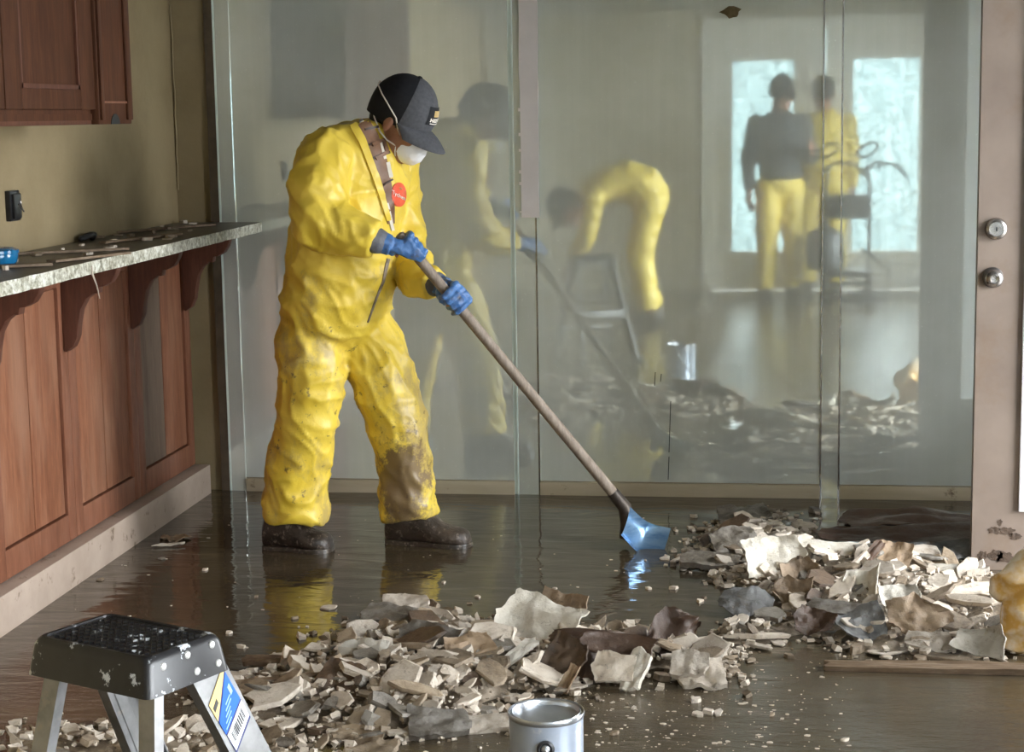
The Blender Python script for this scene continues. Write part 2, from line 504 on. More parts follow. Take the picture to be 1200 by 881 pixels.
# ------------------------------------------------------------------ mesh helpers
class MB:
    def __init__(self):
        self.v, self.f = [], []

    def add(self, vs, fs):
        k = len(self.v)
        self.v += [tuple(p) for p in vs]
        self.f += [tuple(i + k for i in q) for q in fs]
        return self

    def box(self, lo, hi, M=None):
        (a, b, c), (d, e, g) = lo, hi
        vs = [(a, b, c), (d, b, c), (d, e, c), (a, e, c), (a, b, g), (d, b, g), (d, e, g), (a, e, g)]
        if M is not None:
            vs = [M @ V(p) for p in vs]
        return self.add(vs, [(0, 3, 2, 1), (4, 5, 6, 7), (0, 1, 5, 4), (1, 2, 6, 5), (2, 3, 7, 6), (3, 0, 4, 7)])

    def bar(self, p0, p1, w, d, up=V((0, 0, 1)), w1=None, d1=None):
        """box section bar between two points: w across, d along the other axis"""
        p0, p1 = V(p0), V(p1)
        t = (p1 - p0).normalized()
        s = t.cross(up)
        s = s.normalized() if s.length > 1e-4 else t.cross(V((1, 0, 0))).normalized()
        u = s.cross(t)
        vs = []
        for p, ww, dd in ((p0, w, d), (p1, w1 or w, d1 or d)):
            for a, b in ((-1, -1), (1, -1), (1, 1), (-1, 1)):
                vs.append(p + s * (a * ww / 2) + u * (b * dd / 2))
        return self.add(vs, [(0, 1, 2, 3), (7, 6, 5, 4), (0, 4, 5, 1), (1, 5, 6, 2), (2, 6, 7, 3), (3, 7, 4, 0)])

    def rings(self, rs, closed=False):
        """rs: list of rings (equal length lists of points); capped unless closed"""
        n = len(rs[0])
        vs = [p for r in rs for p in r]
        fs = []
        for i in range(len(rs) - 1):
            for j in range(n):
                k = (j + 1) % n
                fs.append((i * n + j, i * n + k, (i + 1) * n + k, (i + 1) * n + j))
        if not closed:
            fs.append(tuple(range(n - 1, -1, -1)))
            fs.append(tuple((len(rs) - 1) * n + j for j in range(n)))
        return self.add(vs, fs)

    def tube(self, pts, rad, n=12, round_ends=False):
        pts = [V(p) for p in pts]
        if not isinstance(rad, (list, tuple)):
            rad = [rad] * len(pts)
        T = []
        for i in range(len(pts)):
            a = pts[max(0, i - 1)]
            b = pts[min(len(pts) - 1, i + 1)]
            T.append((b - a).normalized())
        u = T[0].orthogonal().normalized()
        rs = []
        frames = []
        for i, t in enumerate(T):
            u = (u - t * u.dot(t)).normalized()
            w = t.cross(u)
            frames.append((u.copy(), w.copy()))

        def ring(p, f, r):
            return [p + (f[0] * math.cos(2 * math.pi * k / n) + f[1] * math.sin(2 * math.pi * k / n)) * r for k in range(n)]
        if round_ends:
            for a in (80, 55, 28):
                a = math.radians(a)
                rs.append(ring(pts[0] - T[0] * rad[0] * math.sin(a), frames[0], rad[0] * math.cos(a)))
        for p, f, r in zip(pts, frames, rad):
            rs.append(ring(p, f, r))
        if round_ends:
            for a in (28, 55, 80):
                a = math.radians(a)
                rs.append(ring(pts[-1] + T[-1] * rad[-1] * math.sin(a), frames[-1], rad[-1] * math.cos(a)))
        return self.rings(rs)

    def lathe(self, prof, M=None, n=32):
        """prof: (radius, z) pairs, rotated about z then placed by M"""
        M = M or Matrix()
        rs = [[M @ V((r * math.cos(2 * math.pi * k / n), r * math.sin(2 * math.pi * k / n), z)) for k in range(n)] for r, z in prof]
        return self.rings(rs)

    def ellipsoid(self, c, ax, n=16, m=10):
        """ax: three half axis vectors"""
        c = V(c)
        rs = []
        for i in range(m + 1):
            a = math.pi * (0.02 + 0.96 * i / m) - math.pi / 2
            rs.append([c + V(ax[0]) * (math.cos(a) * math.cos(2 * math.pi * k / n)) + V(ax[1]) * (math.cos(a) * math.sin(2 * math.pi * k / n)) + V(ax[2]) * math.sin(a) for k in range(n)])
        return self.rings(rs)

    def prism(self, poly, ext):
        """extrude polygon (3-D points) by vector"""
        n = len(poly)
        ext = V(ext)
        vs = [V(p) for p in poly] + [V(p) + ext for p in poly]
        return self.add(vs, [tuple(range(n - 1, -1, -1)), tuple(range(n, 2 * n))] + [(j, (j + 1) % n, n + (j + 1) % n, n + j) for j in range(n)])

    def mesh(self, name, mat, smooth=None, bevel=None, fix=True):
        me = bpy.data.meshes.new(name)
        me.from_pydata(self.v, [], self.f)
        if fix or bevel:
            bm = bmesh.new()
            bm.from_mesh(me)
            if bevel:
                es = [e for e in bm.edges if len(e.link_faces) == 2 and e.calc_face_angle(0) > 0.6]
                bmesh.ops.bevel(bm, geom=es, offset=bevel, segments=2, affect='EDGES', profile=0.6)
            bmesh.ops.recalc_face_normals(bm, faces=bm.faces)
            bm.to_mesh(me)
            bm.free()
        finish(me, mat, smooth)
        return me

    def build(self, name, mat, parent=None, smooth=None, bevel=None, fix=True):
        return link(name, self.mesh(name, mat, smooth, bevel, fix), parent)


def finish(me, mat, smooth):
    if mat:
        me.materials.append(MATS[mat] if isinstance(mat, str) else mat)
    if smooth is not None:
        me.polygons.foreach_set('use_smooth', [True] * len(me.polygons))
        if smooth < 179:
            me.set_sharp_from_angle(angle=math.radians(smooth))
    me.update()


def link(name, me, parent=None):
    o = bpy.data.objects.new(name, me)
    COL.objects.link(o)
    if parent is not None:
        o.parent = parent
        o.matrix_parent_inverse = Matrix.Translation(parent.location).inverted() if parent.parent is None else Matrix()
    return o


def tag(o, label, cat=None, group=None, kind=None):
    o['label'] = label
    if cat:
        o['category'] = cat
    if group:
        o['group'] = group
    if kind or cat:
        o['kind'] = kind or 'thing'
    return o


def thing(name, label, cat, loc=(0, 0, 0), group=None):
    o = bpy.data.objects.new(name, None)
    o.empty_display_size = 0.05
    o.location = loc
    COL.objects.link(o)
    return tag(o, label, cat, group)


def struct(o, label=None):
    o['kind'] = 'structure'
    if label:
        o['label'] = label
    return o


def boxobj(name, lo, hi, mat, parent=None, bevel=None):
    return MB().box(lo, hi).build(name, mat, parent, smooth=35 if bevel else None, bevel=bevel)


def remesh(mb, voxel, smooth_it=3, disp=None):
    """union of overlapping closed shells -> one continuous surface"""
    me = bpy.data.meshes.new('tmp')
    me.from_pydata(mb.v, [], mb.f)
    bm = bmesh.new()
    bm.from_mesh(me)
    bmesh.ops.recalc_face_normals(bm, faces=bm.faces)
    bm.to_mesh(me)
    bm.free()
    o = bpy.data.objects.new('tmp', me)
    COL.objects.link(o)
    md = o.modifiers.new('r', 'REMESH')
    md.mode = 'VOXEL'
    md.voxel_size = voxel
    if smooth_it:
        sm = o.modifiers.new('s', 'SMOOTH')
        sm.factor = 0.5
        sm.iterations = smooth_it
    dg = bpy.context.evaluated_depsgraph_get()
    dg.update()
    r = bpy.data.meshes.new_from_object(o.evaluated_get(dg))
    bpy.data.objects.remove(o)
    if disp:
        n = len(r.vertices)
        co = np.empty(n * 3)
        no = np.empty(n * 3)
        r.vertices.foreach_get('co', co)
        r.vertices.foreach_get('normal', no)
        co = co.reshape(-1, 3)
        no = no.reshape(-1, 3)
        d = np.array([disp(V(p)) for p in co])
        co = co + no * d[:, None]
        r.vertices.foreach_set('co', co.ravel())
        r.update()
    r.materials.clear()
    return r


# ------------------------------------------------------------------ the room
def build_room():
    # floor under the water, water surface at z = 0
    fl = boxobj('floor', (XL - 0.15, YB - 0.15, -0.12), (XR + 0.15, YM + 0.15, -0.022), 'mud_base')
    struct(fl, 'flooded muddy floor of the room')
    w = boxobj('muddy_water', (XL, YB, -0.022), (XR, YM, 0.0), 'muddy_water')
    w['kind'] = 'stuff'
    w['label'] = 'brown muddy flood water over the floor, mirroring the room'
    ce = boxobj('ceiling', (XL - 0.15, YB - 0.15, ZC), (XR + 0.15, YM + 0.15, ZC + 0.12), 'ceiling_paint')
    struct(ce, 'stained and peeling ceiling')
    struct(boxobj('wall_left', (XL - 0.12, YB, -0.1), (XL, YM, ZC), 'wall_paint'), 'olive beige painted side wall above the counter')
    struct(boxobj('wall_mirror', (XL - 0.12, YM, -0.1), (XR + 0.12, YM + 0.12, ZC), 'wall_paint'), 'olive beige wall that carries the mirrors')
    # right wall: doorway and an added daylight window
    r = MB()
    x0, x1 = XR, XR + 0.12
    d0, d1, dz = 4.60, 5.52, 2.05
    w0, w1, wz0, wz1 = -0.5, 3.2, 0.14, 2.1
    r.box((x0, d1, -0.1), (x1, YM, ZC)).box((x0, d0, dz), (x1, d1, ZC)).box((x0, w1, -0.1), (x1, d0, ZC))
    r.box((x0, w0, wz1), (x1, w1, ZC)).box((x0, w0, -0.1), (x1, w1, wz0)).box((x0, YB, -0.1), (x1, w0, ZC))
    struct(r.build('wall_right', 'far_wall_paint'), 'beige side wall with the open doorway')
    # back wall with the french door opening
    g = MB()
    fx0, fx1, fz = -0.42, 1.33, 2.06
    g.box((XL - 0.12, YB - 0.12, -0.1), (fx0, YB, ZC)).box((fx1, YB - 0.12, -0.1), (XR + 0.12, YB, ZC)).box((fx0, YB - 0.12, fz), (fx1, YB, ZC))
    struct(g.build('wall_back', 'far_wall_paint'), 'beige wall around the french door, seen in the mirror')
    # french door: two leaves each with one tall pane
    fd = bpy.data.objects.new('door_2', None)
    COL.objects.link(fd)
    fd.location = (0.455, YB, 0)
    struct(fd, 'white french door with two tall panes, seen in the mirror')
    ca = MB()
    ca.box((fx0 - 0.09, YB, 0), (fx0, YB + 0.02, fz + 0.09)).box((fx1, YB, 0), (fx1 + 0.09, YB + 0.02, fz + 0.09)).box((fx0, YB, fz), (fx1, YB + 0.02, fz + 0.09))
    ca.build('casing', 'white_trim', fd)
    for (a, b, ga, gb) in ((fx0, 0.452, -0.27, 0.21), (0.458, fx1, 0.67, 1.18)):
        lf = MB()
        y0, y1 = YB - 0.07, YB - 0.025
        lf.box((a, y0, 0), (ga, y1, fz)).box((gb, y0, 0), (b, y1, fz)).box((ga, y0, 0), (gb, y1, 0.31)).box((ga, y0, 1.81), (gb, y1, fz))
        leaf = lf.build('door_leaf', 'white_trim', fd)
        boxobj('pane', (ga, YB - 0.052, 0.31), (gb, YB - 0.046, 1.81), 'pane_dirty', leaf)
    # unseen window added in the right wall to brighten the room
    wn = bpy.data.objects.new('added_window', None)
    COL.objects.link(wn)
    wn.location = (XR, 1.35, wz0)
    struct(wn, 'wide white framed window added in the side wall for daylight')
    fr = MB()
    fr.box((x0, w0, wz0), (x1, w0 + 0.05, wz1)).box((x0, w1 - 0.05, wz0), (x1, w1, wz1)).box((x0, w0, wz0), (x1, w1, wz0 + 0.05)).box((x0, w0, wz1 - 0.05), (x1, w1, wz1)).box((x0 + 0.03, 1.33, wz0), (x1 - 0.03, 1.37, wz1))
    fr.build('added_window_frame', 'white_trim', wn)
    for a, b in ((w0 + 0.05, 1.33), (1.37, w1 - 0.05)):
        boxobj('pane', (x0 + 0.055, a, wz0 + 0.05), (x0 + 0.061, b, wz1 - 0.05), 'pane_door', wn)
    # outside
    struct(boxobj('ground', (-25, -25, -0.35), (25, 25, -0.15), 'concrete'), 'pale concrete yard outside')
    struct(boxobj('doorway_sky_blocker', (XR + 0.12, 3.98, 2.22), (XR + 0.85, 6.7, 2.3), 'concrete'), 'unseen slab added outside the doorway to cut the sky light')  # unseen slab, added to block sky light from the doorway
    fe = thing('sky_screen_fence', 'weathered board fence raised to hide the sky beyond the french door', 'fence', (0, -7, -0.15))  # made tall so no bright sky shows through the panes
    for i in range(40):
        x = -6 + i * 0.3
        MB().box((x, -7.0, -0.15), (x + 0.302, -6.97 + 0.01 * (i % 2), 2.4 + 0.05 * math.sin(i * 2.3))).build('board', 'fence_wood', fe)


build_room()


# ------------------------------------------------------------------ mirror wall
def build_mirror():
    XS = [(-1.985, -0.935), (-0.842, 0.2016), (0.268, XR)]
    labels = ['left of the worker: tall dusty mirror sheet at the counter end', 'wide dusty mirror sheet behind the shovel', 'dusty mirror sheet partly hidden by the open door']
    labels[0] = 'tall dusty mirror sheet behind the worker beside the counter'
    for (a, b), lb in zip(XS, labels):
        t = thing('wall_mirror', lb, 'mirror', ((a + b) / 2, YM, 0.05))
        boxobj('mirror_sheet', (a, YM - 0.006, 0.052), (b, YM - 0.001, ZC), 'mirror_dusty', t)
        if a < -1:
            MB().box((b - 0.004, YM - 0.0075, 0.0), (b + 0.012, YM - 0.001, ZC)).build('ground_edge', 'mirror_edge', t)
        if -1 < a < 0:
            c = gy(857, 14, YM - 0.0065)
            rng = random.Random(3)
            pts = []
            for k in range(14):
                an = 2 * math.pi * k / 14
                r = rng.uniform(0.75, 1.1)
                zz = math.sin(an) * 0.022 * r
                pts.append(c + V((math.cos(an) * 0.043 * r * (1 if zz > 0 else 0.72), 0, zz)))
            MB().prism(pts, (0, -0.0015, 0)).build('silver_loss_patch', 'silver_loss', t)
            # dried drips / marks low on the sheet
            for px, y0, y1 in ((785, 470, 500), (784, 500, 530), (783, 535, 562), (767, 436, 452), (774, 438, 447)):
                p, q = gy(px + 1, y0, YM - 0.0066), gy(px, y1, YM - 0.0066)
                MB().bar(p, q, 0.0028, 0.001, V((0, 1, 0))).build('ink_mark', 'ink', t)
    for a, b, lb, ed in ((-2.045, -1.985, 'narrow mirror strip beside the counter corner', True), (-0.923, -0.842, 'narrow mirror strip under the hanging white strip', False), (0.2016, 0.268, 'narrow mirror strip joining the sheets behind the rubble', False)):
        t = thing('mirror_strip', lb, 'mirror', ((a + b) / 2, YM, 0))
        m = MB()
        w = 0.003
        y0, y1 = YM - 0.0125, YM - 0.0005
        pr = [(a, y1), (a, y0 + 0.001), (a + w, y0), (b - w, y0), (b, y0 + 0.001), (b, y1)]
        m.prism([V((x, y, 0.0)) for x, y in pr], (0, 0, ZC))
        m.build('mirror_sheet', 'mirror_strip', t)
        if not ed:
            for x in (a, b):
                MB().box((x - 0.003, YM - 0.014, 0), (x + 0.003, YM - 0.0075, ZC)).build('ground_edge', 'mirror_edge' if x == a and a < 0 else 'nickel', t)
        else:
            MB().box((a - 0.004, YM - 0.0135, 0), (a + 0.004, YM - 0.004, ZC)).build('ground_edge', 'mirror_edge', t)
    # dark brown strip left of the mirrors
    struct(boxobj('edge_strip', (-2.082, YM - 0.012, 0), (-2.049, YM, ZC), 'strip_brown'), 'dark brown strip where the mirror stops at the wall')
    # cream boards along the foot of the mirrors
    segs = [(-1.983, -0.937), (-0.84, 0.1995), (0.2705, XR)]
    for i, (a, b) in enumerate(segs):
        o = boxobj('baseboard_mirror', (a, YM - 0.02, -0.01), (b, YM, 0.05), 'sill_board', bevel=0.004)
        struct(o, 'cream board along the foot of the mirror wall')
    # white strip hanging over the joint
    a, b = gy(611, 255, YM - 0.03), gy(632, 255, YM - 0.03)
    rng = random.Random(5)
    poly = []
    for k in range(14):
        poly.append(V((a.x + rng.uniform(-0.002, 0.002), YM - 0.022, a.z + (ZC - a.z) * k / 13)))
    for k in range(13, -1, -1):
        poly.append(V((b.x + rng.uniform(-0.0015, 0.0015) + 0.004 * k / 13, YM - 0.022, b.z + (ZC - b.z) * k / 13)))
    o = MB().prism(poly, (0, -0.009, 0)).build('trim_strip', 'strip_white')
    tag(o, 'pale torn strip hanging from the ceiling over the mirror joint', 'trim strip')
    for k in range(6):
        z = a.z + 0.01 + 0.07 * k + rng.uniform(0, 0.04)
        MB().box((a.x - 0.006, YM - 0.030, z), (a.x + 0.002, YM - 0.023, z + rng.uniform(0.003, 0.012))).build('torn_edge', 'strip_white', o)


build_mirror()


# ------------------------------------------------------------------ counter side
def build_counter():
    XF = -2.165                                 # face of the panelling
    bb = boxobj('baseboard_left', (XL, 3.95, -0.01), (XF + 0.055, 6.56, 0.112), 'base_board', bevel=0.004)
    struct(bb, 'muddy cream baseboard under the wooden panelling')
    edges = [6.552, 5.943, 5.342, 4.742, 4.15]
    names = ['panelled wooden cabinet front next to the mirror corner', 'panelled wooden cabinet front second from the mirror corner', 'panelled wooden cabinet front third from the mirror corner', 'panelled wooden cabinet front fourth from the mirror corner']
    z0, z1 = 0.115, 0.985
    for i in range(4):
        y1, y0 = edges[i], edges[i + 1]
        t = thing('cabinet_front', names[i], 'cabinet', (XF, (y0 + y1) / 2, z0), 'cabinet fronts under the counter')
        boxobj('back_board', (XL + 0.001, y0 + 0.001, z0), (XF - 0.02, y1 - 0.001, z1), 'frame_wood', t)
        st = 0.062
        boxobj('stile', (XF - 0.02, y0 + 0.001, z0), (XF, y0 + st, z1), 'frame_wood', t, 0.003)
        boxobj('stile', (XF - 0.02, y1 - st, z0), (XF, y1 - 0.001, z1), 'frame_wood', t, 0.003)
        ym = (y0 + y1) / 2
        boxobj('bottom_rail', (XF - 0.02, y0 + st, z0), (XF, y1 - st, z0 + 0.085), 'frame_wood', t, 0.003)
        boxobj('top_rail', (XF - 0.02, y0 + st, z1 - 0.07), (XF, y1 - st, z1), 'frame_wood', t, 0.003)
        for k, (a, b) in enumerate(((y0 + st + 0.004, ym - 0.003), (ym + 0.003, y1 - st - 0.004))):
            grey = (i == 0 and k == 0)
            p = boxobj('panel', (XF - 0.02, a, z0 + 0.089), (XF - 0.009, b, z1 - 0.074), 'panel_wood_grey' if grey else 'panel_wood', t, 0.003)
            if grey:
                p['label'] = 'washed out grey panel'
    # worktop ledge
    tz0, tz1 = 1.000, 1.036
    EN, EF = gz(0, 331, tz1), gz(299, 262, tz1)
    rng = random.Random(11)
    poly = [V((XL, YM - 0.016, tz0)), V((XL, 3.6, tz0))]
    for k in range(61):
        y = 3.6 + (YM - 0.016 - 3.6) * k / 60
        t = (y - EN.y) / (EF.y - EN.y)
        poly.append(V((EN.x + (EF.x - EN.x) * t + rng.uniform(-0.004, 0.004), y, tz0)))
    ct = MB().prism(poly, (0, 0, tz1 - tz0)).build('counter_ledge', 'granite')
    tag(ct, 'chipped speckled granite ledge on wooden corbels, filthy on top', 'counter')
    # corbels
    where = ['corbel beside the mirror corner', 'corbel between the first and second cabinet front from the mirror', 'corbel between the second and third cabinet front from the mirror', 'corbel between the third and fourth cabinet front from the mirror']
    prof = [(0, 0), (0, -0.285)]
    prof += [(0.012, -0.288), (0.045, -0.272), (0.066, -0.24), (0.074, -0.20), (0.088, -0.155), (0.115, -0.122), (0.15, -0.104), (0.172, -0.105), (0.177, -0.085), (0.20, -0.083), (0.235, -0.070), (0.258, -0.045), (0.27, -0.018), (0.27, 0)]
    for y, lb in zip((6.50, 5.925, 5.325, 4.725), where):
        pts = [V((XF + 0.0005 + a * 0.70, y - 0.02, tz0 - 0.0005 + b)) for a, b in prof]
        o = MB().prism(pts, (0, 0.04, 0)).build('corbel', 'corbel_wood', smooth=40, bevel=0.003)
        tag(o, 'dark wooden scroll ' + lb, 'corbel', 'corbels under the ledge')
    # rubbish on the ledge: slats, flakes, wire
    sp = [((20, 297), (150, 291), 0.03), ((60, 306), (160, 296), 0.035), ((0, 285), (120, 277), 0.03), ((90, 275), (190, 268), 0.035), ((120, 284), (210, 274), 0.028), ((180, 268), (250, 263), 0.03), ((0, 312), (60, 309), 0.045)]
    for k, (p, q, w) in enumerate(sp):
        a, b = gz(*p, tz1 + 0.006), gz(*q, tz1 + 0.006)
        a.x = min(a.x, -1.84)
        b.x = min(b.x, -1.84)
        o = MB().bar(a, b, w, 0.007).build('wooden_lath', 'plank_wood')
        tag(o, 'muddy thin wooden slat lying on the granite ledge', 'slat', 'slats on the granite ledge')
    rng = random.Random(21)
    for k in range(34):
        px = rng.uniform(0, 255)
        lo = 272 - px * 0.06
        hi = 322 - px * 0.205
        if hi < lo + 3:
            hi = lo + 3
        c = gz(px, rng.uniform(lo, hi), tz1)
        if not (XL + 0.03 < c.x < -1.84):
            continue
        s = rng.uniform(0.008, 0.024)
        n = rng.randint(5, 7)
        pts = [c + V((math.cos(6.283 * j / n) * s * rng.uniform(0.6, 1.1), math.sin(6.283 * j / n) * s * rng.uniform(0.6, 1.4), 0.0005)) for j in range(n)]
        o = MB().prism(pts, (rng.uniform(-.003, .003), rng.uniform(-.003, .003), rng.uniform(0.004, 0.012))).build('plaster_flake', rng.choice(['plaster_white', 'plaster_white', 'plaster_tan']))
        tag(o, 'small plaster flake on the granite ledge', 'plaster', 'flakes on the granite ledge')
    # glossy blue tub at the picture edge
    c = gz(-6, 312, tz1)
    t = thing('plastic_tub', 'glossy dark blue plastic tub on the granite ledge', 'tub', c)
    MB().lathe([(0.03, 0), (0.052, 0.001), (0.060, 0.012), (0.064, 0.030), (0.062, 0.036), (0.055, 0.034), (0.05, 0.012), (0.005, 0.010)], Matrix.Translation(c)).build('bowl', 'blue_gloss', t, smooth=60)
    MB().lathe([(0.060, 0.036), (0.066, 0.036), (0.066, 0.044), (0.05, 0.050), (0.004, 0.052)], Matrix.Translation(c)).build('lid', 'blue_gloss', t, smooth=60)
    # torn paper sliver hanging from the ledge
    a, b = gx(108, 320, -1.81), gx(117, 350, -1.81)
    o = MB().tube([a + V((0, 0, 0.02)), a, (a + b) / 2 + V((0, 0.006, 0)), b], [0.0025, 0.003, 0.002, 0.001], 6).build('paper_sliver', 'plaster_white')
    tag(o, 'thin torn sliver hanging from the granite edge', 'paper')
    # outlet
    p = gx(12, 241, XL)
    t = thing('wall_outlet', 'black open outlet box on the olive wall above the ledge', 'outlet', (XL, p.y, p.z))
    boxobj('outlet_box', (XL, p.y - 0.036, p.z - 0.045), (XL + 0.016, p.y + 0.036, p.z + 0.045), 'outlet_black', t, 0.003)
    boxobj('cover_plate', (XL + 0.016, p.y - 0.024, p.z - 0.038), (XL + 0.024, p.y + 0.028, p.z + 0.036), 'outlet_black', t, 0.003)
    MB().tube([V((XL + 0.03, p.y - 0.01, p.z + 0.005)), V((XL + 0.04, p.y + 0.004, p.z - 0.018)), V((XL + 0.028, p.y + 0.016, p.z - 0.006)), V((XL + 0.026, p.y + 0.015, p.z + 0.012))], 0.0022, 6).build('wire', 'nickel', t, smooth=60)
    # black cable bundle under it
    q = gz(2, 283, tz1)
    q.x = XL + 0.03
    o = MB().tube([q + V((0, -0.06, 0.012)), q + V((0.01, -0.01, 0.02)), q + V((0.012, 0.02, 0.018)), q + V((0, 0.035, 0.009))], 0.011, 8, True).build('cable_coil', 'outlet_black', smooth=60)
    tag(o, 'black cable lump on the ledge below the outlet', 'cable')
    # corner patch line: a rough vertical crack bead
    m = MB()
    pts = []
    rng = random.Random(4)
    for k in range(16):
        py = 5 + k * 14.5
        c = gy(206 + rng.uniform(-0.6, 0.6) + (k > 9) * 1.5, py, YM - 0.001)
        c.x = XL + 0.004 + abs(rng.uniform(0, 0.004))
        pts.append(c + V((0, -0.004, 0)))
    MB().tube(pts, 0.004, 6).build('corner_bead', 'wall_paint', bpy.data.objects['wall_left'], smooth=60)


build_counter()


def build_upper_cabinet():
    XF = -1.885
    y1 = 5.222
    y0 = 3.55
    z0, z1 = 1.412, 2.19
    t = thing('wall_cabinet', 'dark stained wooden wall cabinet with panelled doors above the ledge', 'cabinet', (XL, 4.4, z0))
    boxobj('carcass', (XL, y0, z0 + 0.03), (XF - 0.02, y1, z1), 'upper_wood', t)
    boxobj('bottom_board', (XL, y0, z0 + 0.012), (XF - 0.015, y1, z0 + 0.03), 'upper_wood', t)
    boxobj('light_rail', (XF - 0.04, y0, z0), (XF - 0.018, y1, z0 + 0.03), 'corbel_wood', t, 0.003)
    # end pilaster with raised beads
    p = boxobj('pilaster', (XF - 0.02, 4.955, z0), (XF + 0.006, y1, z1), 'upper_wood', t, 0.004)
    for ya, yb in ((4.962, 4.985), (5.175, 5.215)):
        boxobj('bead', (XF + 0.006, ya, z0 + 0.012), (XF + 0.014, yb, z1), 'upper_wood', p, 0.003)
    boxobj('bead', (XF + 0.006, 4.985, z0 + 0.06), (XF + 0.011, 5.175, z0 + 0.066), 'frame_wood', p)
    c = V((XF + 0.0065, 5.08, z0))
    MB().prism([c + V((0, math.cos(a) * 0.035, math.sin(a) * 0.03)) for a in [math.pi * k / 10 for k in range(11)]], (0.002, 0, 0)).build('scallop', 'ink', p)
    for a, b in ((4.335, 4.948), (3.715, 4.328)):
        d = MB()
        s = 0.105
        zz0 = z0 + 0.042
        dr = MB().box((XF - 0.018, a, zz0), (XF, a + s, z1 - 0.02)).box((XF - 0.018, b - s, zz0), (XF, b, z1 - 0.02)).box((XF - 0.018, a + s, zz0), (XF, b - s, zz0 + 0.055)).box((XF - 0.018, a + s, z1 - 0.12), (XF, b - s, z1 - 0.02)).build('door', 'upper_wood', t, bevel=0.004, smooth=35)
        boxobj('door_panel', (XF - 0.018, a + s + 0.003, zz0 + 0.058), (XF - 0.010, b - s - 0.003, z1 - 0.123), 'upper_wood', dr, 0.004)
        bd = 0.012
        m = MB().box((XF - 0.012, a + s, zz0 + 0.055), (XF - 0.002, a + s + bd, z1 - 0.12)).box((XF - 0.012, b - s - bd, zz0 + 0.055), (XF - 0.002, b - s, z1 - 0.12)).box((XF - 0.012, a + s, zz0 + 0.055), (XF - 0.002, b - s, zz0 + 0.055 + bd))
        m.build('moulding', 'corbel_wood', dr)


build_upper_cabinet()


# ------------------------------------------------------------------ open door at the right
def build_door():
    bl = gy(1138, 667, 5.59)
    tl = gy(1156, 0, 5.59)
    Y0, Y1 = 5.59, 5.634
    t = bpy.data.objects.new('door_1', None)
    COL.objects.link(t)
    t.location = (1.0, Y0, 0)
    struct(t, 'open beige exterior door with a long glass lite, muddy at the foot')
    xl = bl.x
    H = 2.03
    X1 = xl + 0.93
    lx0, lx1, lz0, lz1 = xl + 0.165, X1 - 0.165, 0.215, 1.88
    m = MB()
    m.box((xl, Y0, 0.0), (lx0, Y1, H)).box((lx1, Y0, 0.0), (X1, Y1, H)).box((lx0, Y0, 0.0), (lx1, Y1, lz0)).box((lx0, Y0, lz1), (lx1, Y1, H))
    slab = m.build('door_leaf', 'door_paint', t)
    fr = MB()
    for dy0, dy1, e in ((Y0 - 0.014, Y0, 0.0), (Y1, Y1 + 0.014, 0.0)):
        w = 0.028
        fr.box((lx0 - w, dy0, lz0 - w), (lx0 + 0.006, dy1, lz1 + w)).box((lx1 - 0.006, dy0, lz0 - w), (lx1 + w, dy1, lz1 + w)).box((lx0, dy0, lz0 - w), (lx1, dy1, lz0 + 0.006)).box((lx0, dy0, lz1 - 0.006), (lx1, dy1, lz1 + w))
    fr.build('lite_frame', 'lite_frame', t, bevel=0.004, smooth=35)
    boxobj('pane', (lx0, Y0 + 0.018, lz0), (lx1, Y0 + 0.024, lz1), 'pane_door', t)
    k = gy(1163, 325, Y0)
    ax = Matrix.Translation(k) @ Matrix.Rotation(math.radians(90), 4, 'X')     # local z -> -y
    kn = MB().lathe([(0.030, 0), (0.032, 0.003), (0.031, 0.008), (0.020, 0.012), (0.012, 0.016), (0.0115, 0.028)], ax, 28).build('rose', 'nickel_dark', t, smooth=40)
    MB().lathe([(0.010, 0.026), (0.018, 0.028), (0.0255, 0.034), (0.0268, 0.046), (0.0255, 0.054), (0.019, 0.060), (0.0125, 0.061), (0.011, 0.058), (0.003, 0.057)], ax, 28).build('knob', 'nickel', t, smooth=40)
    k2 = gy(1167, 268, Y0)
    ax2 = Matrix.Translation(k2) @ Matrix.Rotation(math.radians(90), 4, 'X')
    db = MB().lathe([(0.032, 0), (0.034, 0.004), (0.030, 0.018), (0.022, 0.021), (0.021, 0.019), (0.004, 0.019)], ax2, 28).build('deadbolt', 'nickel', t, smooth=40)
    boxobj('keyway', k2 + V((-0.002, -0.0215, -0.006)), k2 + V((0.002, -0.018, 0.006)), 'ink', db)
    # muddy splatters with shape of their own
    rng = random.Random(9)
    for px, py, rx, rz in ((1152, 651, 0.018, 0.016), (1166, 651, 0.024, 0.020), (1178, 653, 0.03, 0.022), (1165, 621, 0.020, 0.013), (1180, 622, 0.025, 0.014), (1190, 628, 0.02, 0.012), (1172, 612, 0.008, 0.01)):
        c = gy(px, py, Y0 - 0.0005)
        pts = []
        for j in range(18):
            a = 6.283 * j / 18
            q = rng.uniform(0.65, 1.15)
            pts.append(c + V((math.cos(a) * rx * q, 0, math.sin(a) * rz * q)))
        MB().prism(pts, (0, -0.0012, 0)).build('mud_splatter', 'mud_blotch', slab)
    # hinge jamb of the doorway
    j = MB().box((XR - 0.03, 5.52, 0), (XR + 0.13, 5.56, 2.09)).box((XR - 0.03, 4.56, 0), (XR + 0.13, 4.60, 2.09)).box((XR - 0.03, 4.56, 2.05), (XR + 0.13, 5.56, 2.09))
    struct(j.build('trim_2', 'white_trim'), 'white jamb of the open doorway')


build_door()


# ------------------------------------------------------------------ people
def ring_ell(c, u, w, n=24):
    return [c + u * math.cos(2 * math.pi * k / n) + w * math.sin(2 * math.pi * k / n) for k in range(n)]


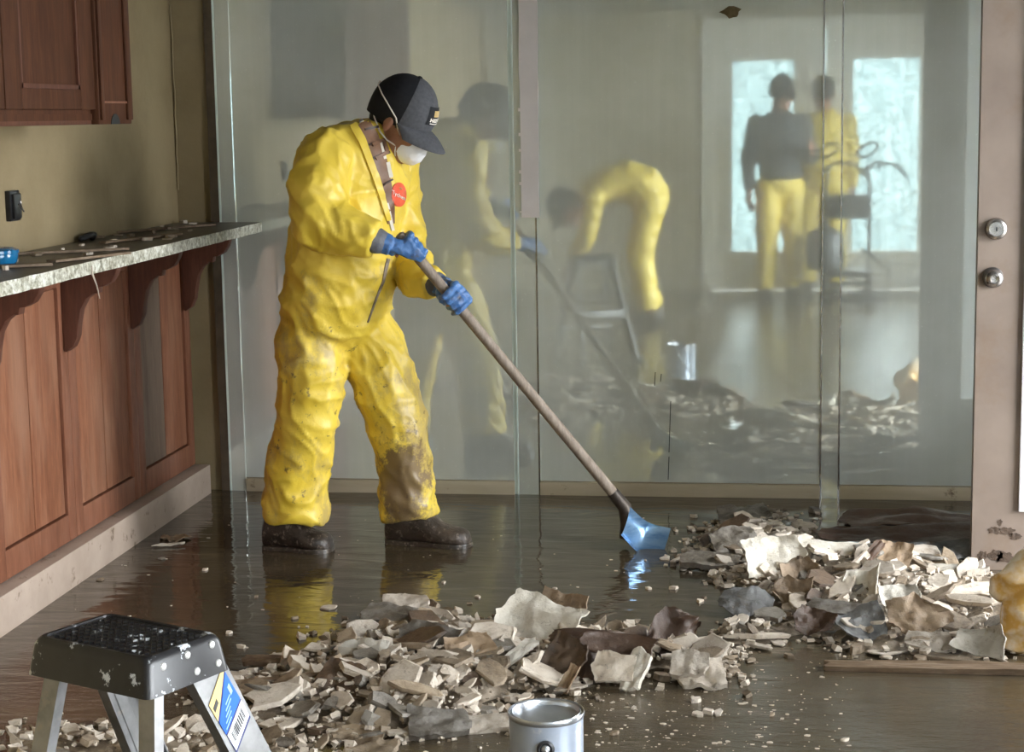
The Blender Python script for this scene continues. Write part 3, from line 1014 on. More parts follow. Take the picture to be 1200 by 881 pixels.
def torso(mb, secs, side, fwd):
    """secs: (centre, half width, half depth)"""
    rs = []
    for c, hw, hd in secs:
        rs.append(ring_ell(V(c), V(side) * hw, V(fwd) * hd))
    mb.rings(rs)


def limb(mb, pts, rad, n=16):
    mb.tube(pts, rad, n, True)


def head_frame(c, az_fwd, pitch):
    f = V(az_fwd).normalized()
    hf = f * math.cos(pitch) + V((0, 0, -math.sin(pitch)))
    hu = f * math.sin(pitch) + V((0, 0, math.cos(pitch)))
    hl = hu.cross(hf)
    c = V(c)

    def L(x, y, z):
        return c + hf * x + hl * y + hu * z
    L.f, L.u, L.l, L.c = hf, hu, hl, c
    return L


def add_head(mb, L):
    f, u, l = L.f, L.u, L.l
    mb.ellipsoid(L(-0.012, 0, 0.038), (f * 0.098, l * 0.077, u * 0.088), 24, 16)
    # face: lofted from brow to chin
    rs = []
    for z, x0, x1, w in ((0.06, -0.05, 0.086, 0.068), (0.03, -0.05, 0.089, 0.069), (0.005, -0.05, 0.081, 0.069), (-0.025, -0.05, 0.088, 0.066), (-0.06, -0.045, 0.087, 0.058), (-0.09, -0.03, 0.084, 0.046), (-0.112, 0.0, 0.074, 0.030), (-0.118, 0.02, 0.066, 0.018)):
        c = L((x0 + x1) / 2, 0, z)
        rs.append(ring_ell(c, f * ((x1 - x0) / 2), l * w))
    mb.rings(rs)
    # nose, brow, lips, ears
    mb.tube([L(0.086, 0, 0.022), L(0.098, 0, 0.0), L(0.108, 0, -0.022)], [0.007, 0.010, 0.014], 10, True)
    for s in (-1, 1):
        mb.ellipsoid(L(0.098, s * 0.011, -0.027), (f * 0.010, l * 0.008, u * 0.008), 8, 6)
        mb.tube([L(0.080, s * 0.012, 0.020), L(0.074, s * 0.040, 0.021), L(0.062, s * 0.054, 0.015)], [0.008, 0.008, 0.006], 8, True)
        mb.ellipsoid(L(-0.008, s * 0.080, -0.004), (f * 0.018 + l * s * 0.006, l * s * 0.009 - f * 0.006, u * 0.032), 12, 8)
        mb.ellipsoid(L(0.066, s * 0.042, -0.028), (f * 0.020, l * 0.020, u * 0.018), 10, 8)
    mb.ellipsoid(L(0.088, 0, -0.062), (f * 0.010, l * 0.025, u * 0.006), 10, 6)
    mb.ellipsoid(L(0.086, 0, -0.075), (f * 0.010, l * 0.021, u * 0.007), 10, 6)


def grip_hand(mb, c, a, n0, w, R=0.017, sc=1.0, flip=1):
    """five fingers closed round a shaft: c on the axis, a along the shaft towards the little finger,
    n0 from shaft to palm, w from palm towards the wrist"""
    a = a.normalized()
    wo = w.normalized()
    w = (w - a * w.dot(a)).normalized()
    n0 = (n0 - a * n0.dot(a) - w * n0.dot(w)).normalized()
    rr = 0.0105 * sc
    ro = R + rr * 0.9
    # palm
    K = c + n0 * (ro + 0.004) - w * 0.030
    W = c + n0 * (ro + 0.012) + wo * 0.078
    rs = []
    for p, hw, ht in ((K, 0.040, 0.013), (c + n0 * (ro + 0.008) - w * 0.005, 0.043, 0.0155), (c + n0 * (ro + 0.011) + wo * 0.035, 0.040, 0.018), (W, 0.031, 0.022), (W + wo * 0.03, 0.029, 0.024)):
        rs.append(ring_ell(p, a * hw * sc, n0 * ht * sc, 14))
    mb.rings(rs)
    # fingers
    for i, ln in enumerate((0.94, 1.05, 1.0, 0.82)):
        t = (i - 1.5) * 0.0205 * sc
        base = c + a * t
        pts = [base + n0 * (ro + 0.006) - w * 0.022]
        for th in (38, 75, 112, 150, 190, 228):
            if th > 228 * ln + 8:
                break
            x = math.radians(th)
            bul = 1.0 + 0.16 * (th in (75, 150))
            pts.append(base + (n0 * math.cos(x) - w * math.sin(x)) * ro * bul)
        mb.tube(pts, [rr * (1.08 - 0.05 * k) for k in range(len(pts))], 10, True)
    # thumb leaves the index side of the palm near its base and closes against the fingers
    t0 = c - a * 0.030 * sc + n0 * (ro + 0.006) + w * 0.042
    t1 = c - a * 0.048 * sc + n0 * (ro * 0.7) + w * 0.022
    t2 = c - a * 0.040 * sc - n0 * (ro * 0.45) + w * (ro * 0.95)
    t3 = c - a * 0.022 * sc - n0 * (ro * 1.05) + w * (ro * 0.25)
    mb.tube([t0, t1, t2, t3], [0.015 * sc, 0.0135 * sc, 0.0115 * sc, 0.010 * sc], 10, True)
    return W + wo * 0.02


def open_hand(mb, wrist, d, nrm, sc=1.0, side=1):
    d = d.normalized()
    nrm = (nrm - d * nrm.dot(d)).normalized()
    s = d.cross(nrm) * side
    rs = []
    for t, hw, ht in ((-0.01, 0.026, 0.02), (0.03, 0.036, 0.016), (0.065, 0.041, 0.014), (0.092, 0.040, 0.012)):
        rs.append(ring_ell(wrist + d * t, s * hw, nrm * ht, 12))
    mb.rings(rs)
    for i, ln in enumerate((0.072, 0.080, 0.075, 0.058)):
        b = wrist + d * 0.088 + s * (0.031 - i * 0.0207)
        mb.tube([b, b + d * ln * 0.4 + nrm * 0.006, b + d * ln * 0.72 + nrm * 0.018, b + d * ln * 0.92 + nrm * 0.034], [0.0095, 0.009, 0.0085, 0.0075], 8, True)
    b = wrist + d * 0.025 + s * 0.03
    mb.tube([b, b + d * 0.025 + s * 0.024, b + d * 0.055 + s * 0.036 + nrm * 0.008], [0.013, 0.011, 0.009], 8, True)


def wrinkle(amp, fx=8.0, fz=13.0):
    def d(p):
        q = p + V(noise.noise_vector(p * 5.0)) * 0.055
        n1 = noise.noise(V((q.x * fx, q.y * fx, q.z * fz)))
        n2 = noise.noise(V((q.x * fx * 1.9 + 7, q.y * fx * 1.9, q.z * fz * 1.3 + q.x * 14)))
        n3 = noise.noise(p * 4.2 + V((3, 1, 9)))
        r1 = (1 - abs(n1)) ** 4
        r2 = (1 - abs(n2)) ** 5
        return amp * (1.0 * r1 + 0.55 * r2 + 0.55 * n3 - 0.55)
    return d


def bvh_of(*meshes):
    vs, fs = [], []
    for me in meshes:
        k = len(vs)
        vs += [v.co.copy() for v in me.vertices]
        fs += [tuple(i + k for i in p.vertices) for p in me.polygons]
    return BVHTree.FromPolygons(vs, fs)


def on_surface(bvh, px, py, off):
    d = ray(px, py).normalized()
    hit = bvh.ray_cast(CAM, d)
    if hit[0] is None:
        return None, None
    n = hit[1]
    if n.dot(d) > 0:
        n = -n
    return hit[0] - d * off * 0.4 + n * off * 0.6, n


def surf_ribbon(bvh, line, widths, off, th, m=5, sub=7):
    """a strap laid on a surface along a line of photo points"""
    P = []
    for i in range(len(line) - 1):
        for s in range(sub):
            t = s / sub
            P.append((line[i][0] * (1 - t) + line[i + 1][0] * t, line[i][1] * (1 - t) + line[i + 1][1] * t, widths[i] * (1 - t) + widths[i + 1] * t))
    P.append((*line[-1], widths[-1]))
    rows = []
    for i, (x, y, w) in enumerate(P):
        a, b = P[max(0, i - 1)], P[min(len(P) - 1, i + 1)]
        tx, ty = b[0] - a[0], b[1] - a[1]
        ln = math.hypot(tx, ty) or 1
        nx, ny = -ty / ln, tx / ln
        row = []
        for k in range(m):
            s = (k / (m - 1) - 0.5) * w
            p, n = on_surface(bvh, x + nx * s, y + ny * s, off)
            if p is None:
                break
            row.append((p, n))
        if len(row) == m:
            rows.append(row)
    mb = MB()
    R = len(rows)
    vs = [p for r in rows for p, n in r] + [p - n * th for r in rows for p, n in r]
    fs = []
    K = R * m
    for i in range(R - 1):
        for k in range(m - 1):
            a = i * m + k
            fs.append((a, a + 1, a + m + 1, a + m))
            fs.append((K + a, K + a + m, K + a + m + 1, K + a + 1))
        a, b = i * m, (i + 1) * m
        fs.append((a, b, K + b, K + a))
        a, b = i * m + m - 1, (i + 1) * m + m - 1
        fs.append((a, K + a, K + b, b))
    mb.add(vs, fs)
    # ends
    mb.f += [tuple(list(range(m)) + list(range(K + m - 1, K - 1, -1))), tuple(list(range((R - 1) * m, R * m)) + list(range(K + R * m - 1, K + (R - 1) * m - 1, -1)))]
    return mb


def boot(parent, heel, toe, mat, top=0.135, wdt=0.052):
    heel, toe = V(heel), V(toe)
    d = (toe - heel)
    Lg = d.length
    d.normalize()
    s = V((-d.y, d.x, 0))
    up = V((0, 0, 1))
    rs = []
    for t, w, h0, h1 in ((0.0, 0.58, 0.012, 0.085), (0.025, 0.78, 0.008, 0.105), (0.10, 0.86, 0.008, top), (0.28, 0.86, 0.008, top), (0.40, 0.88, 0.008, top * 0.90), (0.52, 0.94, 0.008, top * 0.74), (0.64, 1.02, 0.008, 0.082), (0.76, 1.06, 0.008, 0.070), (0.88, 0.98, 0.008, 0.066), (0.955, 0.74, 0.008, 0.056), (0.99, 0.42, 0.010, 0.038)):
        c = heel + d * (t * Lg)
        ring = []
        for k in range(20):
            a = 2 * math.pi * k / 20
            ca, sa = math.cos(a), math.sin(a)
            x = math.copysign(abs(ca) ** 0.75, ca) * w * wdt
            zz = (h0 + h1) / 2 + math.copysign(abs(sa) ** 0.7, sa) * (h1 - h0) / 2
            if sa > 0:
                x *= 1 - 0.28 * sa
            ring.append(c + s * x + up * zz)
        rs.append(ring)
    up_o = MB().rings(rs).build('boot', mat, parent, smooth=70)
    out = []
    for t, w in ((-0.01, 0.45), (0.02, 0.80), (0.12, 0.92), (0.3, 0.86), (0.45, 0.86), (0.62, 1.06), (0.78, 1.14), (0.9, 1.02), (0.97, 0.72), (1.01, 0.35)):
        out.append((t, w))
    poly = [heel + d * (t * Lg) + s * (w * wdt) for t, w in out] + [heel + d * (t * Lg) - s * (w * wdt) for t, w in reversed(out)]
    MB().prism([p + up * -0.012 for p in poly], (0, 0, 0.030)).build('sole', 'boot_sole', up_o, bevel=0.003, smooth=40)
    for k in range(4):
        t = 0.42 + 0.065 * k
        h = top * (0.90 - 0.16 * k) + 0.004
        c = heel + d * (t * Lg)
        MB().tube([c + s * 0.026 + up * (h - 0.014), c + up * h, c - s * 0.026 + d * 0.012 + up * (h - 0.014)], 0.0028, 6, True).build('lace', 'boot_sole', up_o, smooth=70)
    return up_o


def cap_parts(parent, L, brim=True, mats=('cap_black', 'cap_grey'), patch=True):
    f, u, l = L.f, L.u, L.l
    cx, cz, rx, ry, rz = -0.018, 0.035, 0.112, 0.090, 0.118

    def dome(x_lo, x_hi, th, grow=0.0, z_lo=None):
        N, M = 48, 14
        rows = []
        for j in range(M + 1):
            e = math.radians(-21 + 110 * j / M)
            row = []
            for i in range(N):
                az = 2 * math.pi * i / N
                front = max(0, math.cos(az))
                X = cx + (rx + grow) * math.cos(e) * math.cos(az) * (1 + 0.02 * front)
                Y = (ry + grow) * math.cos(e) * math.sin(az)
                Z = cz + (rz + grow) * math.sin(e) * (1 + 0.05 * front * math.cos(e))
                if e < 0:
                    Z += 0.012 * math.cos(az) * (-e / 0.25)
                row.append((X, Y, Z))
            rows.append(row)
        m = MB()
        idx = {}
        vs, fs = [], []

        def vid(i, j):
            i %= N
            if (i, j) not in idx:
                idx[(i, j)] = len(vs)
                vs.append(L(*rows[j][i]))
            return idx[(i, j)]
        for j in range(M):
            for i in range(N):
                q = [rows[j][i], rows[j][(i + 1) % N], rows[j + 1][(i + 1) % N], rows[j + 1][i]]
                am = (i + 0.5) / N * 360
                am = min(am, 360 - am)
                if am <= x_hi:
                    fs.append((vid(i, j), vid(i + 1, j), vid(i + 1, j + 1), vid(i, j + 1)))
        m.add(vs, fs)
        return m
    root = dome(0, 181, 0.004).build('cap', mats[0], parent, smooth=80)
    dome(0, 66, 0.004, 0.0022).build('front_panel', mats[1], root, smooth=80)
    # button
    MB().ellipsoid(L(cx, 0, cz + rz + 0.001), (f * 0.009, l * 0.009, u * 0.005), 10, 6).build('button', mats[0], root, smooth=80)
    if brim:
        N, M = 18, 8
        top, bot = [], []
        for j in range(M + 1):
            t = j / M
            for i in range(N + 1):
                a = math.radians(-72 + 144 * i / N)
                bx, by = cx + rx * 0.93 * math.cos(a), ry * 0.96 * math.sin(a)
                ex = bx + 0.091 * t * math.cos(a * 0.80)
                ey = by * (1 + 0.10 * t * (1 - t)) + 0.004 * t * math.sin(a)
                z = 0.022 - 0.30 * max(0, abs(ey) - 0.01) ** 1.35 - 0.030 * t * t - 0.006 * (1 - math.cos(a))
                top.append(L(ex, ey, z + 0.0025))
                bot.append(L(ex, ey, z - 0.0025))
        K = len(top)
        fs = []
        for j in range(M):
            for i in range(N):
                a = j * (N + 1) + i
                fs += [(a, a + 1, a + N + 2, a + N + 1), (K + a, K + a + N + 1, K + a + N + 2, K + a + 1)]
        bd = [i for i in range(N + 1)] + [j * (N + 1) + N for j in range(1, M + 1)] + [M * (N + 1) + i for i in range(N - 1, -1, -1)] + [j * (N + 1) for j in range(M - 1, 0, -1)]
        for a, b in zip(bd, bd[1:] + bd[:1]):
            fs.append((a, b, K + b, K + a))
        MB().add(top + bot, fs).build('brim', mats[1], root, smooth=60)
    if patch:
        az0 = math.radians(-14)

        def S(az, e, g):
            front = max(0, math.cos(az))
            return L(cx + (rx + g) * math.cos(e) * math.cos(az) * (1 + 0.02 * front), (ry + g) * math.cos(e) * math.sin(az), cz + (rz + g) * math.sin(e) * (1 + 0.05 * front * math.cos(e)))

        def plate(a0, a1, e0, e1, g, mat, name):
            m = MB()
            N = 6
            vs = [S(math.radians(a0 + (a1 - a0) * i / N), math.radians(e0 + (e1 - e0) * j / N), g) for j in range(N + 1) for i in range(N + 1)]
            vs += [S(math.radians(a0 + (a1 - a0) * i / N), math.radians(e0 + (e1 - e0) * j / N), g - 0.0015) for j in range(N + 1) for i in range(N + 1)]
            fs = []
            K = (N + 1) ** 2
            for j in range(N):
                for i in range(N):
                    a = j * (N + 1) + i
                    fs += [(a, a + 1, a + N + 2, a + N + 1), (K + a, K + a + N + 1, K + a + N + 2, K + a + 1)]
            m.add(vs, fs).build(name, mat, root, smooth=80)
        plate(-24, 24, 6, 33, 0.0050, 'cap_black', 'patch')
        plate(-10, 14, 19, 28, 0.0062, 'label_yellow', 'patch_emblem')
        # lettering on the patch: HOM
        x0 = -18
        for k, ch in enumerate('HOM'):
            a0 = x0 + k * 12.5
            if ch == 'H':
                bars = [(a0, a0 + 3, 11, 16.5), (a0 + 7, a0 + 10, 11, 16.5), (a0, a0 + 10, 13, 14.6)]
            elif ch == 'O':
                bars = [(a0, a0 + 3, 11, 16.5), (a0 + 7, a0 + 10, 11, 16.5), (a0, a0 + 10, 11, 12.4), (a0, a0 + 10, 15, 16.5)]
            else:
                bars = [(a0, a0 + 2.4, 11, 16.5), (a0 + 7.6, a0 + 10, 11, 16.5), (a0 + 4, a0 + 6, 12.5, 16), (a0, a0 + 10, 15.2, 16.5)]
            for q in bars:
                plate(*q, 0.0062, 'print_white', 'patch_letter')
        plate(-16, 17, 8.0, 9.4, 0.0062, 'print_white', 'patch_line')
    return root


def build_worker():
    YC = 5.745
    a = math.radians(34)
    fwd = V((math.cos(a), -math.sin(a), 0))
    side = V((-math.sin(a), -math.cos(a), 0))          # his right, towards the camera
    t = thing('person', 'worker in a muddy yellow coverall, cap and dust mask shovelling rubble', 'person', (gz(430, 640).x, YC, 0))
    P = lambda x, y, Y=YC: gy(x, y, Y)
    secs = [(P(395, 416), 0.075, 0.070), (P(394, 400), 0.135, 0.112), (P(393, 380), 0.178, 0.150), (P(394, 350), 0.194, 0.168), (P(399, 310), 0.190, 0.165), (P(406, 265), 0.190, 0.168), (P(413, 222), 0.196, 0.160), (P(416, 188), 0.188, 0.140), (P(417, 164), 0.168, 0.115), (P(422, 150), 0.118, 0.092), (P(430, 142), 0.075, 0.078)]
    r_sh, r_up, r_el, r_fo, r_wr = P(382, 184, 5.595), P(372, 222, 5.535), P(372, 259, 5.505), P(408, 271, 5.50), P(446, 279, 5.535)
    l_sh, l_up, l_el, l_fo, l_wr = P(463, 192, 5.88), P(466, 240, 5.92), P(477, 300, 5.86), P(489, 325, 5.75), P(499, 341, 5.67)
    rl = [P(362, 392, 5.69), P(366, 440, 5.67), P(357, 500, 5.66), P(348, 556, 5.69), P(348, 599, 5.70)]
    ll = [P(428, 392, 5.80), P(448, 440, 5.79), P(467, 500, 5.78), P(475, 556, 5.79), P(479, 596, 5.80)]
    # grip on the shaft
    c0 = P(481, 291, 5.555)                # right hand on the shaft
    s_bot = gy(728, 589, 5.83)
    ax = (s_bot - c0).normalized()
    c1 = c0 + ax * ((P(528, 352, 5.6) - P(481, 291, 5.555)).length * 1.02)
    wR = (r_wr - c0).normalized()
    wL = (l_wr - c1).normalized()
    nR = V((0.25, -0.55, 0.85))
    nL = V((0.2, 0.55, -0.75))
    hand1 = MB()
    e1 = grip_hand(hand1, c0, ax, nR, wR, sc=1.12)
    hand2 = MB()
    e2 = grip_hand(hand2, c1, ax, nL, wL, sc=1.08)
    e_r0 = e1 + wR * 0.016
    e_l0 = e2 + wL * 0.012
    # coverall
    mb = MB()
    torso(mb, secs, side, fwd)
    limb(mb, [r_sh, r_up, r_el], [0.090, 0.096, 0.088])
    limb(mb, [r_el, r_fo], [0.086, 0.074])
    mb.tube([r_fo, e_r0], [0.076, 0.058], 16)
    limb(mb, [l_sh, l_up, l_el], [0.082, 0.078, 0.072])
    limb(mb, [l_el, l_fo], [0.072, 0.062])
    mb.tube([l_fo, e_l0], [0.062, 0.052], 16)
    mb.tube([rl[0].lerp(secs[2][0], 0.35) + V((0, 0, 0.05)), rl[0] + V((0, 0, -0.03)), rl[1], rl[2], rl[3], rl[4], rl[4] + V((-0.003, 0, -0.028))], [0.095, 0.121, 0.112, 0.100, 0.106, 0.112, 0.108], 20)
    mb.tube([ll[0].lerp(secs[2][0], 0.35) + V((0, 0, 0.05)), ll[0] + V((0, 0, -0.03)), ll[1], ll[2], ll[3], ll[4], ll[4] + V((0.002, 0, -0.03))], [0.095, 0.119, 0.109, 0.094, 0.089, 0.093, 0.091], 20)
    kneeR, kneeL = rl[2], ll[2]
    wz = wrinkle(0.0125, 6.5, 9.5)

    def disp(p):
        d = wz(p)
        # bunching near hems, knees, elbow
        for c, r, am in ((rl[4], 0.16, 0.009), (ll[4], 0.16, 0.009), (kneeR, 0.15, 0.006), (kneeL, 0.15, 0.008), (r_el, 0.16, 0.012), (l_el, 0.16, 0.010), (secs[0][0], 0.22, 0.010)):
            q = (p - c).length
            if q < r:
                w = (1 - q / r)
                d += am * w * (2 * (1 - abs(noise.noise(V((p.x * 6, p.y * 6, p.z * 17 + p.x * 11))))) ** 3 - 0.8)
        return d
    suit = remesh(mb, 0.0085, 9, disp)
    finish(suit, 'coverall_yellow', 179)
    so = link('coverall', suit, t)
    so['label'] = 'crinkled yellow coverall smeared with mud'
    # body: one continuous figure under the clothes
    L = head_frame(P(471, 143), (math.cos(math.radians(14)), -math.sin(math.radians(14)), 0), math.radians(33))
    bd = MB()
    torso(bd, [(c, w * 0.68, d * 0.66) for c, w, d in secs[:-2]], side, fwd)
    bd.tube([P(420, 172), P(437, 160), L(-0.035, 0, -0.06), L(-0.02, 0, -0.01)], [0.075, 0.066, 0.060, 0.060], 16)
    add_head(bd, L)
    limb(bd, [r_sh, r_up, r_el, r_fo, e1], [0.05, 0.05, 0.045, 0.035, 0.024])
    limb(bd, [l_sh, l_up, l_el, l_fo, e2], [0.045, 0.045, 0.04, 0.032, 0.022])
    limb(bd, [rl[0], rl[2], rl[4] + V((0, 0, -0.03))], [0.08, 0.055, 0.026])
    limb(bd, [ll[0], ll[2], ll[4] + V((-0.01, 0, -0.03))], [0.08, 0.055, 0.026])
    grip_hand(bd, c0, ax, nR, wR, R=0.0235, sc=0.46)
    grip_hand(bd, c1, ax, nL, wL, R=0.0235, sc=0.46)
    body = remesh(bd, 0.0052, 3)
    finish(body, 'skin', 179)
    link('body', body, t)
    for s in (-1, 1):
        e = MB().ellipsoid(L(0.0775, s * 0.033, 0.010), (L.f * 0.011, L.l * 0.013, L.u * 0.009), 12, 8).build('eye', 'eye_white', t, smooth=80)
        MB().ellipsoid(L(0.0865, s * 0.033, 0.009), (L.f * 0.003, L.l * 0.006, L.u * 0.006), 10, 6).build('iris', 'hair_black', e, smooth=80)
        MB().tube([L(0.087, s * 0.012, 0.020), L(0.081, s * 0.036, 0.022), L(0.068, s * 0.053, 0.017)], [0.003, 0.004, 0.002], 8, True).build('eyebrow', 'hair_black', t, smooth=80)
    # gloves with cuffs
    for nm, hb, e, wr in (('glove', hand1, e1, e1 + wR * 0.045), ('glove', hand2, e2, e2 + wL * 0.045)):
        hb.tube([e + (wr - e).normalized() * -0.035, e, wr], [0.032, 0.036, 0.040], 14)
        gm = remesh(hb, 0.0034, 2, lambda p: 0.0022 * noise.noise(p * 40) + 0.0016 * noise.noise(p * 90))
        finish(gm, 'glove_blue', 179)
        go = link(nm, gm, t)
        go['label'] = 'blue rubber work glove gripping the shaft'
        d = (wr - e).normalized()
        cuff = MB().tube([e - d * 0.014, e + d * 0.006, wr + d * 0.004], [0.0345, 0.041, 0.043], 18)
        cuff.build('cuff', 'glove_cuff', go, smooth=80)
    # hair at the nape
    hb = MB()
    hb.ellipsoid(L(-0.040, 0, 0.018), (L.f * 0.077, L.l * 0.081, L.u * 0.070), 20, 12)
    hb.ellipsoid(L(-0.068, 0, -0.024), (L.f * 0.036, L.l * 0.062, L.u * 0.042), 16, 10)
    for s in (-1, 1):
        hb.ellipsoid(L(0.022, s * 0.0705, 0.012), (L.f * 0.012, L.l * 0.008, L.u * 0.026), 10, 8)
    hm = remesh(hb, 0.006, 1, lambda p: 0.003 * noise.noise(p * 60))
    finish(hm, 'hair_black', 179)
    link('hair', hm, t)
    cap_parts(t, L)
    # dust mask: moulded cup with rim and straps
    rows = []
    N = 26
    for j in range(9):
        e = j / 8
        row = []
        for i in range(N):
            az = 2 * math.pi * i / N
            r = math.cos(e * math.pi / 2) ** 0.8
            yy = 0.052 * r * math.cos(az)
            zz = 0.060 * r * math.sin(az) * (1.0 if math.sin(az) < 0 else 1.08)
            xx = 0.062 + 0.062 * math.sin(e * math.pi / 2) - 0.020 * (yy / 0.05) ** 2 + 0.004 * math.cos(zz * 260) * (0.3 + e) * (1 - e)
            row.append(L(xx, yy, -0.050 + zz))
        rows.append(row)
    mk = MB().rings(rows).build('dust_mask', 'mask_white', t, smooth=80)
    mk['label'] = 'white moulded cup dust mask'
    rim = [L(0.061 - 0.020 * (math.cos(2 * math.pi * i / N)) ** 2, 0.0525 * math.cos(2 * math.pi * i / N), -0.05 + 0.0615 * math.sin(2 * math.pi * i / N) * (1 if math.sin(2 * math.pi * i / N) < 0 else 1.08)) for i in range(N + 1)]
    MB().tube(rim, 0.0022, 6).build('rim', 'mask_white', mk, smooth=80)
    for s in (-1, 1):
        MB().tube([L(0.046, s * 0.052, -0.030), L(0.030, s * 0.073, -0.010), L(0.012, s * 0.088, 0.022), L(-0.03, s * 0.094, 0.045), L(-0.075, s * 0.080, 0.060), L(-0.115, s * 0.045, 0.068), L(-0.134, 0, 0.070)], 0.0026, 6).build('strap', 'strap_white', mk, smooth=80)
        MB().tube([L(0.040, s * 0.052, -0.062), L(0.012, s * 0.071, -0.058), L(-0.02, s * 0.080, -0.045), L(-0.062, s * 0.072, -0.020), L(-0.098, s * 0.045, -0.004), L(-0.112, 0, 0.0)], 0.0026, 6).build('strap', 'strap_white', mk, smooth=80)
    # dressing on the coverall front: inner leather straps, lining, zip, emblem
    bv = bvh_of(suit, body)
    sb = surf_ribbon(bv, [(424, 141), (434, 160), (444, 190), (452, 222), (456, 244), (458, 262)], [15, 18, 19, 15, 12, 8], 0.004, 0.006)
    st = sb.build('leather_strap', 'leather_brown', t, smooth=70)
    st['label'] = 'brown leather strap inside the open collar'
    for ln, w in (([(427, 152), (443, 148)], 2.5), ([(431, 170), (449, 164)], 2.5), ([(436, 186), (456, 178)], 3), ([(449, 217), (460, 210)], 2)):
        surf_ribbon(bv, ln, [w, w], 0.0075, 0.005, 3, 4).build('buckle', 'leather_dark', st, smooth=70)
    surf_ribbon(bv, [(436, 170), (449, 164), (453, 178), (440, 186)], [4, 4, 4, 4], 0.009, 0.005, 3, 5).build('buckle_frame', 'leather_brown', st, smooth=70)
    for ln, w in (([(411, 140), (421, 137), (424, 143)], 5), ([(446, 166), (451, 186)], 3.2), ([(454, 190), (458, 208)], 4.5), ([(453, 238), (460, 270)], 3.6)):
        o = surf_ribbon(bv, ln, [w] * len(ln), 0.005, 0.005, 4, 5).build('lining', 'lining_white', t, smooth=70)
        o['label'] = 'white edge of the coverall lining'
    surf_ribbon(bv, [(455, 303), (449, 330), (440, 352), (431, 378)], [4, 3, 2.2, 1.6], 0.003, 0.003, 3, 6).build('zip', 'zip_grey', t, smooth=70)
    # collar flap edge (placket fold beside the straps)
    surf_ribbon(bv, [(414, 146), (424, 164), (436, 196), (447, 228), (455, 258)], [9, 9, 8, 7, 5], 0.008, 0.010, 4, 7).build('collar_edge', 'coverall_yellow', t, smooth=70)
    # red octagonal emblem
    c = (467, 228)
    mb = MB()
    ring = []
    for k in range(24):
        an = 2 * math.pi * k / 24
        p, n = on_surface(bv, c[0] + math.cos(an) * 8.6, c[1] + math.sin(an) * 14.2, 0.005)
        ring.append((p, n))
    ctr, nc = on_surface(bv, c[0], c[1], 0.007)
    vs = [p for p, n in ring] + [p - n * 0.004 for p, n in ring] + [ctr]
    fs = [(k, (k + 1) % 24, 48) for k in range(24)] + [(k, 24 + k, 24 + (k + 1) % 24, (k + 1) % 24) for k in range(24)]
    em = MB().add(vs, fs).build('emblem', 'logo_red', t, smooth=80)
    em['label'] = 'red round emblem with white lettering'
    # its lettering, laid on the emblem from stroke segments
    strokes = {'T': [((0, 0), (1, 0)), ((.5, 0), (.5, 1))], 'y': [((0, .35), (.5, .95)), ((1, .35), (.2, 1.35))], 'c': [((1, .4), (.3, .4)), ((.3, .4), (.2, .95)), ((.2, .95), (1, 1))], 'h': [((.1, 0), (.1, 1)), ((.1, .45), (.8, .45)), ((.8, .45), (.85, 1))], 'e': [((.1, .7), (.9, .7)), ((.9, .7), (.8, .4)), ((.8, .4), (.2, .45)), ((.2, .45), (.2, 1)), ((.2, 1), (.9, 1))], 'm': [((.05, .4), (.05, 1)), ((.05, .45), (.5, .45)), ((.5, .45), (.5, 1)), ((.5, .45), (1, .45)), ((1, .45), (1, 1))]}
    ev = bvh_of(suit, body, em.data)
    for k, ch in enumerate('Tychem'):
        ox, oy = 459.8 + k * 2.5, 222.8 + k * 1.25
        m = MB()
        for (x0, y0), (x1, y1) in strokes[ch]:
            p, _ = on_surface(ev, ox + x0 * 2.0, oy + y0 * 4.4 + x0 * 1.0, 0.0022)
            q, _ = on_surface(ev, ox + x1 * 2.0, oy + y1 * 4.4 + x1 * 1.0, 0.0022)
            if p and q:
                m.tube([p, q], 0.0011, 5, True)
        m.build('letter', 'print_white', em)
    p, n = on_surface(ev, 468.5, 220.5, 0.001)
    MB().ellipsoid(p, (R2 * 0.008 - U2 * 0.003, U2 * 0.003, n * 0.001), 12, 6).build('emblem_mark', 'label_yellow', em, smooth=80)
    # boots in the water
    boot(t, (-1.655, 5.715, -0.004), (-1.42, 5.672, -0.004), 'boot_leather', 0.165, 0.056)['label'] = 'muddy dark work boot'
    boot(t, (-1.262, 5.825, -0.004), (-0.972, 5.772, -0.004), 'boot_leather_brown', 0.17, 0.054)['label'] = 'muddy brown work boot'
    return c0, ax, s_bot


GRIP, SHAFT, SHAFT_END = build_worker()


